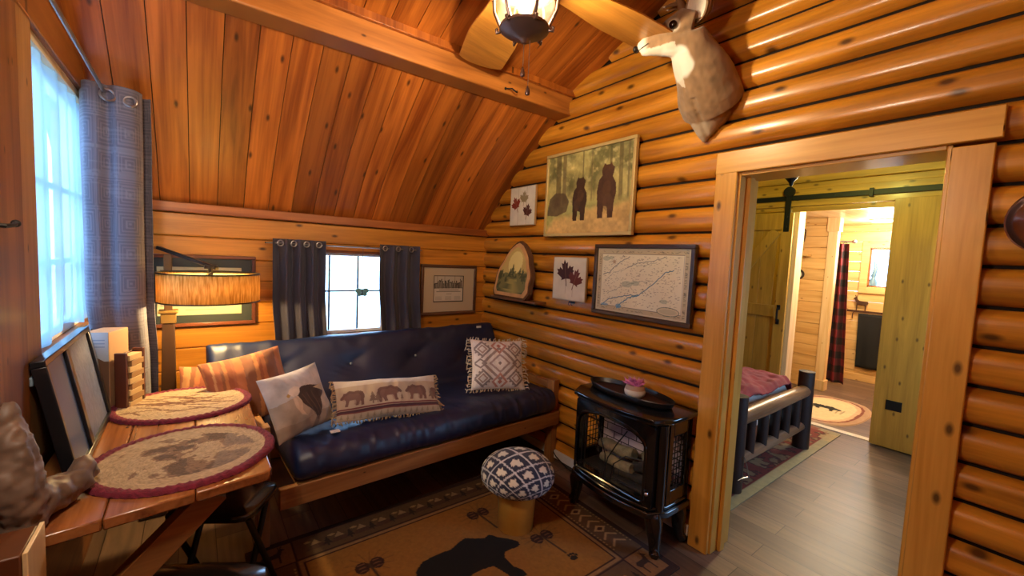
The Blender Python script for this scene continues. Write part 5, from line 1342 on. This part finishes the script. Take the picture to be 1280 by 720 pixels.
def ear(base, tip, side):
    base = Vector(base); tip = Vector(tip); d = tip - base; L_ = d.length; d.normalize(); b = MB()
    face = Vector((-1, -.35, .0)); face = (face - d * face.dot(d)).normalized(); w = d.cross(face)
    def fn(u, v):
        s = v; wd = .042 * (math.sin(PI * min(1, s ** .75 * .98 + .02)) ** .8) + .012 * (1 - s); a = (u - .5) * 2
        return base + d * (L_ * s) + w * (wd * a) + face * (.022 * a * a * (1 - s * .6) - .018 * (1 - s))
    b.quadgrid(fn, 15, 22)
    e = b.build('ear', mat('ear_back', '#8d7458', .9), t, solid=.006, angle=180)
    b = MB(); b.quadgrid(lambda u, v: Vector(fn(.08 + .84 * u, .10 + .84 * v)) + face * .006, 12, 20); b.build('ear_lining', mat('ear_white', '#d8d4c8', .95, bump=.6, bscale=150), e, solid=.004, angle=180)
ear((-.305, -2.125, 2.645), (-.31, -2.15, 2.835), -1); ear((-.245, -2.10, 2.68), (-.19, -2.12, 2.85), 1)
M_ANT = mat('antler', '#7a5a3c', .55, bump=.5, bscale=60, var=.25, vscale=14); M_TIP = mat('antler_tip', '#d8ccb4', .5)
def antler(B):
    o = Vector(B); b = MB()
    b.tube([o, o + Vector((-.005, .015, .05)), o + Vector((-.03, .05, .13)), o + Vector((-.05, .12, .20)), o + Vector((-.045, .20, .25))], [.020, .016, .013, .010, .006], 10)
    b.tube([o + Vector((-.005, .015, .045)), o + Vector((.0, .065, .06)), o + Vector((.005, .10, .068))], [.011, .008, .005], 8)
    b.tube([o + Vector((-.04, .08, .16)), o + Vector((-.04, .08, .23)), o + Vector((-.035, .085, .27))], [.010, .007, .004], 8)
    a = b.build('antler', M_ANT, t); b = MB(); b.tube([o + Vector((.005, .10, .068)), o + Vector((.007, .118, .076))], [.0052, .002], 8); b.build('tip', M_TIP, a)
antler((-.325, -2.075, 2.705)); antler((-.275, -2.06, 2.715))

# ------------------------------------------------------------------ ceiling fan with lantern
fx, fy = -1.135, -1.905
t = thing('ceiling_fan', 'ceiling fan with five wooden blades and a scrolled lantern light below', 'ceiling fan', (fx, fy, 3.05))
M_FANB = mat('fan_bronze', '#6a5754', .38, metal=.6)
b = MB(); b.lathe([(.0, 3.05), (.07, 3.05), (.065, 3.0), (.03, 2.97), (.012, 2.96), (.012, 2.76), (.03, 2.75), (.10, 2.74), (.125, 2.70), (.125, 2.64), (.09, 2.60), (.06, 2.585), (.06, 2.565), (.0, 2.565)], (fx, fy, 0), 40); b.build('motor', M_FANB, t)
M_BLADE = wood('fan_blade_wood', '#cf8f3a', '#a86e28', axis=0, rough=.4, coat=.25, knots=0, var=0)
for k in range(5):
    a = math.radians(-2 + 72 * k); ca, sa = math.cos(a), math.sin(a)
    P = []
    for i in range(13): s = i / 12; P.append((.20 + .60 * s, .085 + .042 * smooth01(s * 1.6)))
    for i in range(1, 10): q = PI / 2 - PI * i / 10; P.append((.80 + .055 * math.cos(q), .127 * math.sin(q)))
    for i in range(13): s = 1 - i / 12; P.append((.20 + .60 * s, -.085 - .042 * smooth01(s * 1.6)))
    b = MB(); vs = []
    for dz in (0, .008):
        for x, y in P: vs.append((fx + ca * x - sa * y, fy + sa * x + ca * y, 2.62 + dz + y * .14))
    n = len(P); b.add(vs, [(i, (i + 1) % n, n + (i + 1) % n, n + i) for i in range(n)] + [tuple(range(n, 2 * n)), tuple(range(n - 1, -1, -1))])
    bl = b.build('blade', M_BLADE, t, smooth=False, bevel=.002)
    b = MB(); b.bar((fx + ca * .10, fy + sa * .10, 2.635), (fx + ca * .27, fy + sa * .27, 2.635), .05, .01); b.build('blade_iron', M_FANB, bl, bevel=.002)
# lantern
zt, zb = 2.56, 2.41
lan = None
b = MB(); b.lathe([(0, 2.57), (.075, 2.57), (.118, 2.553), (.118, 2.545), (.0, 2.545)], (fx, fy, 0), 32); lan = b.build('lantern', M_FANB, t)
b = MB(); b.lathe([(.105, 2.545), (.116, 2.50), (.108, 2.45), (.085, 2.412)], (fx, fy, 0), 32); 
b.f = [f for f in b.f if len(f) == 4]; b.mi = [0] * len(b.f)
def lantern_glass():
    m, nt, bs = new_mat('lantern_glass'); N = nt.nodes.new; L = nt.links.new
    tr = N('ShaderNodeBsdfTransparent'); tr.inputs[0].default_value = (.93, .88, .76, 1); tl = N('ShaderNodeBsdfTranslucent'); tl.inputs[0].default_value = (1, .88, .62, 1); gl = N('ShaderNodeBsdfGlossy'); gl.inputs['Roughness'].default_value = .1
    tc = N('ShaderNodeTexCoord'); no = N('ShaderNodeTexNoise'); no.inputs['Scale'].default_value = 14; L(tc.outputs['Object'], no.inputs['Vector'])
    r = N('ShaderNodeValToRGB'); r.color_ramp.elements[0].position = .35; r.color_ramp.elements[0].color = (.004, .004, .004, 1); r.color_ramp.elements[1].position = .65; r.color_ramp.elements[1].color = (.02, .02, .02, 1); L(no.outputs['Fac'], r.inputs[0])
    m1 = N('ShaderNodeMixShader'); L(r.outputs[0], m1.inputs[0]); L(tr.outputs[0], m1.inputs[1]); L(tl.outputs[0], m1.inputs[2])
    m2 = N('ShaderNodeMixShader'); m2.inputs[0].default_value = .06; L(m1.outputs[0], m2.inputs[1]); L(gl.outputs[0], m2.inputs[2]); L(m2.outputs[0], nt.nodes['Material Output'].inputs['Surface'])
    return m
b.build('lantern_glass', lantern_glass(), lan, angle=180)
b = MB(); b.lathe([(.085, 2.418), (.098, 2.412), (.098, 2.402), (.080, 2.392), (.055, 2.378), (.022, 2.370), (.016, 2.362), (.010, 2.352), (0, 2.350)], (fx, fy, 0), 36); b.build('lantern_cap', M_FANB, lan)
for k in range(6):
    a = 2 * PI * k / 6 + .25; ca, sa = math.cos(a), math.sin(a); f = lambda r, z: (fx + ca * r, fy + sa * r, z)
    b = MB(); b.tube([f(.112, 2.555), f(.128, 2.52), f(.124, 2.475), f(.106, 2.435), f(.094, 2.412), f(.100, 2.398), f(.112, 2.396), f(.114, 2.408), f(.106, 2.412)], [.006, .006, .006, .007, .007, .006, .006, .006, .005], 8); b.build('scroll_rib', M_FANB, lan)
b = MB(); b.ball((fx, fy, 2.49), .028, 14, (1, 1, 1.5)); b.build('bulb', MATS['bulb_glass'], lan)
for (dx, dy, zend) in ((.0, .0, 2.235), (.012, -.022, 2.16)):
    b = MB(); b.tube([(fx + dx, fy + dy, 2.36), (fx + dx, fy + dy, zend + .03)], .0016, 6); ch = b.build('pull_chain', M_STEEL, t)
    b = MB(); b.lathe([(0, zend - .012), (.008, zend - .008), (.0105, zend), (.007, zend + .014), (.003, zend + .026), (0, zend + .028)], (fx + dx, fy + dy, 0), 14); b.build('fob', M_FANB, ch)

b = MB(); b.tube([(-.60, -1.034, 2.575), (-.585, -1.05, 2.575), (-.575, -1.075, 2.57), (-.56, -1.085, 2.555), (-.54, -1.08, 2.555), (-.535, -1.07, 2.57)], [.004, .004, .0045, .0045, .004, .003], 8); b.ball((-.60, -1.036, 2.575), .009, 10)
tag(b.build('beam_hook', M_BLACK), 'small black hook screwed into the ceiling beam beside the fan chains', 'hook')
# ------------------------------------------------------------------ barn doors and track
t = struct(thing('door_1', 'yellow brown plank barn door slid left of the bathroom opening', 'door', (2.64, -1.2, 0)))
b = MB()
for i in range(6): b.box(2.635, 2.655, -1.585 + i * .14 + .001, -1.585 + (i + 1) * .14 - .001, .02, 2.09)
b.build('planks', M_BARN, t, bevel=.002)
b = MB()
b.box(2.615, 2.635, -1.585, -1.485, .02, 2.09); b.box(2.615, 2.635, -.845, -.745, .02, 2.09); b.box(2.615, 2.635, -1.485, -.845, 1.92, 2.09); b.box(2.615, 2.635, -1.485, -.845, .02, .19); b.box(2.615, 2.635, -1.485, -.845, 1.02, 1.14)
b.bar((2.625, -1.44, 1.91), (2.625, -.90, 1.15), .10, .018, up=(1, 0, 0)); b.build('battens', M_BARN, t, bevel=.003)
b = MB(); b.tube([(2.615, -1.525, .98), (2.585, -1.525, .99), (2.585, -1.525, 1.11), (2.615, -1.525, 1.12)], .009, 8); b.box(2.608, 2.616, -1.54, -1.51, .95, 1.0); b.box(2.608, 2.616, -1.54, -1.51, 1.10, 1.15); b.build('door_handle', M_BLACK, t)
t = struct(thing('door_2', 'yellow brown plain door panel standing right of the bathroom opening', 'door', (2.63, -2.5, 0)))
b = MB(); b.box(2.60, 2.64, -2.665, -2.345, .01, 2.165); b.build('panel', M_BARN, t, bevel=.003)
b = MB(); b.box(2.594, 2.602, -2.535, -2.43, .345, .43); b.build('flush_plate', M_BLACK, t, bevel=.002)
b = MB(); b.box(2.62, 2.69, -2.70, -2.672, 0, 2.15); struct(b.build('gap_shade_strip', M_GAP, smooth=False))  # near-black strip standing in for the shaded gap beside the door
t = thing('barn_door_track', 'black steel barn door rail on the header board above the bathroom opening', 'door track', (2.64, -1.7, 2.24))
b = MB(); b.box(2.635, 2.645, -2.70, -.70, 2.215, 2.262); b.build('rail', M_BLACK, t, bevel=.002)
for y in (-2.3, -1.9, -1.2):
    b = MB(); b.tube([(2.632, y, 2.238), (2.665, y, 2.238)], .012, 10); b.build('bolt', M_BLACK, t)
b = MB(); b.box(2.622, 2.648, -2.19, -2.16, 2.20, 2.275); b.build('stop', M_BLACK, t, bevel=.002)
b = MB(); b.box(2.606, 2.616, -1.555, -1.505, 1.90, 2.33); b.tube([(2.60, -1.53, 2.30), (2.63, -1.53, 2.30)], .05, 20)
for z in (1.95, 2.05, 2.3): b.tube([(2.597, -1.53, z), (2.606, -1.53, z)], .010, 8)
b.build('hanger', M_BLACK, t, bevel=.001)

# bedroom ceiling light
t = thing('ceiling_light', 'bedroom ceiling light with dark pointed finial seen under the doorway head', 'ceiling light', (1.4, -1.97, 2.62))
b = MB(); b.lathe([(0, 2.62), (.07, 2.62), (.07, 2.59), (.012, 2.58), (.012, 2.25), (.020, 2.245), (.045, 2.235), (.05, 2.228), (.03, 2.205), (.015, 2.185), (.011, 2.165), (0, 2.155)], (1.4, -1.975, -.02), 24); b.build('stem', M_BLACK, t)
b = MB(); b.lathe([(.05, 2.23), (.10, 2.255), (.135, 2.30), (.15, 2.35), (.146, 2.35), (.13, 2.302), (.097, 2.26), (.05, 2.236)], (1.4, -1.975, -.02), 32); b.build('glass_bowl', see_through('bowl_glass', (1, .96, .75), .55), t, angle=180)

# ------------------------------------------------------------------ log bed with maroon blanket
M_DARKLOG = mat('dark_log', '#2e1a12', .55, coat=.05, bump=.4, bscale=30, var=.3, vscale=10)
M_RAILLOG = wood('rail_log', '#8d6a50', '#5c3c28', axis=0, rough=.35, coat=.3, knots=.6, var=0)
t = thing('log_bed', 'dark log bed frame with round posts seen through the doorway', 'bed', (1.35, -1.2, 0))
for (x, y, h) in ((.715, -2.03, .66), (1.945, -2.03, .665), (.715, -.12, 1.0), (1.945, -.12, 1.0)):
    b = MB(); b.tube([(x, y, .0086), (x, y, .3), (x, y, h)], [.062, .06, .058], 18); b.build('post', M_DARKLOG, t)
b = MB(); b.tube([(.72, -2.03, .50), (1.1, -2.035, .505), (1.5, -2.03, .50), (1.94, -2.03, .50)], [.052, .058, .055, .05], 16); b.build('top_rail', M_RAILLOG, t)
b = MB(); b.tube([(.72, -2.03, .20), (1.3, -2.03, .205), (1.94, -2.03, .20)], [.036, .042, .036], 14); b.build('lower_rail', M_RAILLOG, t)
for i in range(5):
    x = .93 + i * .21; b = MB(); b.tube([(x, -2.03, .21), (x, -2.03, .49)], .036, 12); b.build('spindle', M_DARKLOG, t)
for x in (.715, 1.945):
    b = MB(); b.tube([(x, -2.03, .28), (x, -.12, .28)], .055, 14); b.build('side_rail', M_DARKLOG, t)
b = MB()
def cushion_box(b, x0, x1, y0, y1, z0, z1, amp, nx=50, ny=60, seed=0):
    def fn(u, v):
        ex = min(u, 1 - u); ey = min(v, 1 - v); k = min(1, ex / .05) ; k2 = min(1, ey / .05)
        d = 1 - (1 - math.sqrt(max(0, 1 - (1 - k) ** 2))) - (1 - math.sqrt(max(0, 1 - (1 - k2) ** 2)))
        x = x0 + (x1 - x0) * u; y = y0 + (y1 - y0) * v
        w = amp * (mnoise.noise(Vector((x * 3, y * 3, seed))) + .6 * abs(mnoise.noise(Vector((x * 9, y * 5, seed + 3)))))
        return (x, y, z0 + (z1 - z0) * max(0, d) + w * max(0, d))
    b.quadgrid(fn, nx, ny)
cushion_box(b, .77, 1.89, -1.955, -.18, .32, .56, .012); b.box(.79, 1.87, -1.93, -.2, .30, .40)
tag(b.build('bed_mattress', mat('mattress_ticking', '#c9c4bd', .8), angle=180), 'pale mattress lying in the log bed under the maroon blanket', 'mattress')
b = MB()
def bl(u, v):
    x = .755 + 1.15 * u; y = -1.955 + 1.45 * v; e = min(u, 1 - u); 
    drop = smooth01((.07 - e) / .07) * .22; dy = smooth01((.03 - v) / .03) * .04
    w = .030 * mnoise.noise(Vector((x * 3.2, y * 2.5, 2))) + .035 * abs(mnoise.noise(Vector((x * 6, y * 7, 5)))) + .012 * mnoise.noise(Vector((x * 16, y * 16, 3)))
    hump = .10 * math.exp(-((x - 1.15) / .40) ** 2) * smooth01(v / .3)
    return (x, y, .592 + hump + w - drop - dy)
b.quadgrid(bl, 100, 110); tag(b.build('blanket', mat('maroon_plush', '#7a1426', .85, sheen=.08, bump=.3, bscale=200, var=.2, vscale=9), solid=.012, angle=180), 'rumpled maroon plush blanket spread over the log bed', 'blanket')
b = MB(); b.tube([(.70, -2.10, .27), (.735, -2.11, .19), (.76, -2.115, .12)], .003, 5); b.tube([(.76, -2.115, .12), (.72, -2.10, .12), (.66, -2.09, .115)], .003, 5)
tag(b.build('wire_hook', M_STEEL), 'thin bent wire hanging at the near post of the log bed', 'hook')

# ------------------------------------------------------------------ bathroom things
b = MB(); cv = Canvas(.75, 1.95, 90, '#7a1f2c'); cx = (cv.X / .085).astype(int) % 2; cy = (cv.Y / .10).astype(int) % 2
cv.put((cx == 1) & (cy == 1), '#141014'); cv.put((cx + cy) == 1, '#4a1820')
Q = curtain_path(folds(-1.53, -1.22, 0, .035, 4), 90)
def fc(u, v): q = Q[int(round(u * 89))]; k = 1 + .5 * v; return (4.75 + q.y, -1.36 + (q.x + 1.36) * k, 1.90 - 1.88 * v)
ii = np.linspace(0, cv.nx - 1, 90).astype(int); jj = np.linspace(0, cv.ny - 1, 140).astype(int)
b.quadgrid(fc, 90, 140, cv.C[np.ix_(jj, ii)])
t = thing('shower_curtain', 'red and black checked shower curtain in the bathroom', 'shower curtain', (4.75, -1.36, .02))
b.build('fabric', painted('checked_cloth', .85), t, solid=.003)
for y in (-1.48, -1.40, -1.30): ring(t, (4.74, y, 1.90), (1, .3, 0), .02, M_BLACK, 'hook_ring')
b = MB(); b.tube([(4.75, -.6, 1.93), (4.75, -1.56, 1.93)], .012, 10); b.ball((4.75, -1.575, 1.93), .03, 12); tag(b.build('shower_rod', M_STEEL), 'steel shower rod carrying the red checked curtain', 'rod')
b = MB()
def tw(u, v): 
    y = -1.575 - .28 * u; x = 5.262 + .010 * math.sin(u * 9) * (.3 + v); return (x, y - .02 * v, .955 - .76 * v)
b.quadgrid(tw, 30, 20); tag(b.build('towel', mat('black_towel', '#121214', .95, bump=.6, bscale=200), solid=.02), 'black towel hanging under the deer hook rack in the bathroom', 'towel')
t = thing('hook_rack', 'rusty metal rack with a deer figure on the bathroom wall beside the window', 'hook rack', (5.27, -1.60, 1.0))
M_RUST = mat('rusty_metal', '#4a2c1c', .6, metal=.4)
b = MB(); b.prism([((1 - x) * -.21, y * .22) for x, y in DEER], (5.262, -1.47, .99), (0, 1, 0), (0, 0, 1), (-.005, 0, 0)); b.build('deer_figure', M_RUST, t, smooth=False)
b = MB(); b.box(5.262, 5.275, -1.86, -1.44, .965, .995); b.tube([(5.275, -1.52, .97), (5.22, -1.52, .95), (5.21, -1.52, .90), (5.23, -1.52, .88)], .006, 8); b.tube([(5.275, -1.70, .975), (5.235, -1.70, .972), (5.232, -1.70, .985)], .006, 8); b.build('bar', M_RUST, t)
for (x, y, nm) in ((2.99, -2.10, 'first round ceiling light just inside the bathroom opening'), (4.60, -1.86, 'second round ceiling light deeper in the bathroom')):
    t = thing('ceiling_light', nm, 'ceiling light', (x, y, 2.185)); b = MB(); b.lathe([(0, 2.19), (.12, 2.19), (.125, 2.175), (.11, 2.170), (0, 2.170)], (x, y, 0), 32); b.build('trim_ring', M_WHITE, t)
    b = MB(); b.lathe([(0, 2.1695), (.105, 2.1695), (.095, 2.160), (0, 2.156)], (x, y, 0), 32); b.build('lens', mat('light_lens', '#ffffff', .4, emit=(1, .93, .8), estr=5), t)
b = MB(); b.box(4.05, 4.2, -1.28, -.9, 1.705, 1.725); b.box(4.18, 4.2, -1.2, -1.18, 1.63, 1.705); tag(b.build('bath_shelf', M_PALE, bevel=.003), 'small pale wooden shelf on the bathroom partition', 'shelf')
b = MB(); 
for i in range(40):
    a = i * 2.4; r_ = .10 + .03 * math.sin(i * 1.7); b.tube([(4.196, -1.06 + r_ * math.cos(a), 1.98 + r_ * 1.3 * math.sin(a)), (4.18, -1.06 + r_ * math.cos(a + .4) * 1.1, 1.98 + r_ * 1.4 * math.sin(a + .4)), (4.196, -1.06 + r_ * math.cos(a + .8), 1.98 + r_ * 1.3 * math.sin(a + .8))], .006, 5)
tag(b.build('twig_wreath', mat('twigs', '#5a4632', .9)), 'brown twig wreath hung above the small bathroom shelf', 'wreath')
t = thing('wall_plaque', 'white oval plaque with dark rim on the bathroom partition', 'plaque', (4.19, -1.12, 1.46))
Mp = Matrix.Rotation(-PI / 2, 4, 'Y')
b = MB(); b.lathe([(0, 0), (.10, 0), (.10, .012), (0, .012)], (4.195, -1.12, 1.465), 32, sx=.8, M=Mp); b.build('rim', mat('plaque_rim', '#2a211c', .6), t)
b = MB(); b.lathe([(0, .0125), (.075, .0125), (.075, .016), (0, .016)], (4.195, -1.12, 1.465), 32, sx=.75, M=Mp); b.build('face', M_WHITE, t)
b = MB(); b.lathe([(0, 1.351), (.045, 1.351), (.05, 1.40), (.02, 1.46), (.03, 1.50), (0, 1.50)], (5.335, -1.68, 0), 16); b.tube([(5.335, -1.68, 1.48), (5.33, -1.70, 1.60), (5.335, -1.67, 1.74)], [.03, .022, .008], 8)
tag(b.build('window_figurine', mat('blue_glass_figure', '#6d8fa8', .2)), 'blue figurine standing on the bathroom window sill', 'figurine')

# ------------------------------------------------------------------ outside: ground, the porch over the large window
b = MB(); b.box(-40, 40, -40, 40, -.5, -.4); struct(b.build('ground_outside', mat('pale_gravel', '#c4c2ba', .95, var=.15, vscale=1.2), smooth=False))
b = MB(); b.box(-16, -11, -6, 14, -.4, 2.0); b.prism([(-16.4, 1.95), (-10.6, 1.95), (-13.5, 3.4)], (0, -6.3, 0), (1, 0, 0), (0, 0, 1), (0, 20.6, 0)); struct(b.build('wall_outside', mat('neighbour_paint', '#76838c', .8), smooth=False))

# ------------------------------------------------------------------ light
w = bpy.data.worlds.new('sky'); scene.world = w; w.use_nodes = True; nt = w.node_tree
bg = nt.nodes['Background']; bg.inputs['Color'].default_value = (.33, .60, 1.0, 1); bg.inputs['Strength'].default_value = SKY
def point(name, loc, watts, col, r=.04):
    l = bpy.data.lights.new(name, 'POINT'); l.energy = watts; l.color = col; l.shadow_soft_size = r
    o = bpy.data.objects.new(name, l); COL.objects.link(o); o.location = loc; return o
def portal(name, loc, rot, sx, sy):
    l = bpy.data.lights.new(name, 'AREA'); l.shape = 'RECTANGLE'; l.size = sx; l.size_y = sy; l.cycles.is_portal = True
    o = bpy.data.objects.new(name, l); COL.objects.link(o); o.location = loc; o.rotation_euler = rot
portal('window_light', (-2.70, (W1[0] + W1[1]) / 2, (W1[2] + W1[3]) / 2), (0, -PI / 2, 0), W1[3] - W1[2], W1[1] - W1[0])
portal('window_light', ((W2[0] + W2[1]) / 2, .1, (W2[2] + W2[3]) / 2), (-PI / 2, 0, 0), W2[1] - W2[0], W2[3] - W2[2])
portal('window_light', ((WB[0] + WB[1]) / 2, -4.18, (WB[2] + WB[3]) / 2), (PI / 2, 0, 0), WB[1] - WB[0], WB[3] - WB[2])
WARM = (1, .81, .56)
point('lantern_bulb', (fx, fy, 2.49), P_FAN, WARM, .03)
point('lamp_bulb_light', (sc_.x, sc_.y, 1.25), P_LAMP, (1, .70, .30), .03)
point('unseen_fill_back', (-2.1, -3.7, 2.25), P_FILL_B, (1, .8, .55), .12)  # weak warm fill added behind the camera, no fixture stands there
point('unseen_fill_left', (-2.42, -2.35, 2.1), P_FILL_L, (1, .86, .66), .10)  # unseen fill light added by the left wall to brighten logs and pictures
point('bedroom_bulb', (1.4, -2.12, 2.40), P_BED, (.97, 1, .25), .05)
for x, y in ((2.99, -2.10), (4.60, -1.86)): point('bath_bulb', (x, y, 1.98), P_BATH, (1, .84, .58), .08)

sl = bpy.data.lights.new('sun', 'SUN'); sl.energy = P_SUN; sl.angle = .01; sl.color = (1, .95, .86); so = bpy.data.objects.new('sun', sl); COL.objects.link(so); so.rotation_euler = Vector((-.25, -.2, -1)).to_track_quat('-Z', 'Y').to_euler()
# ------------------------------------------------------------------ camera
cam = bpy.data.cameras.new('camera'); co = bpy.data.objects.new('camera', cam); COL.objects.link(co); scene.camera = co
cam.sensor_width = 36; cam.sensor_fit = 'HORIZONTAL'; cam.lens = 521.944768 / 1280 * 36; cam.clip_start = .02
yaw, pit, rol = .651214670, .0711311987, .0454994687
f = Vector((math.sin(yaw) * math.cos(pit), math.cos(yaw) * math.cos(pit), -math.sin(pit))); rt = Vector((math.cos(yaw), -math.sin(yaw), 0)); upv = rt.cross(f)
c_, s_ = math.cos(rol), math.sin(rol); r2 = rt * c_ + upv * s_; u2 = -rt * s_ + upv * c_
Mc = Matrix((r2, u2, -f)).transposed().to_4x4(); Mc.translation = (-2.17729, -3.26743, 1.50472); co.matrix_world = Mc
vs_ = scene.view_settings; vs_.view_transform = 'Standard'; vs_.look = 'None'; vs_.gamma = 1; vs_.use_curve_mapping = False; vs_.exposure = EXPO
scene.cycles.max_bounces = 8; scene.cycles.diffuse_bounces = 4; scene.cycles.transparent_max_bounces = 16; scene.cycles.caustics_reflective = False; scene.cycles.caustics_refractive = False
scene.cycles.use_denoising = True; scene.cycles.sample_clamp_indirect = 6
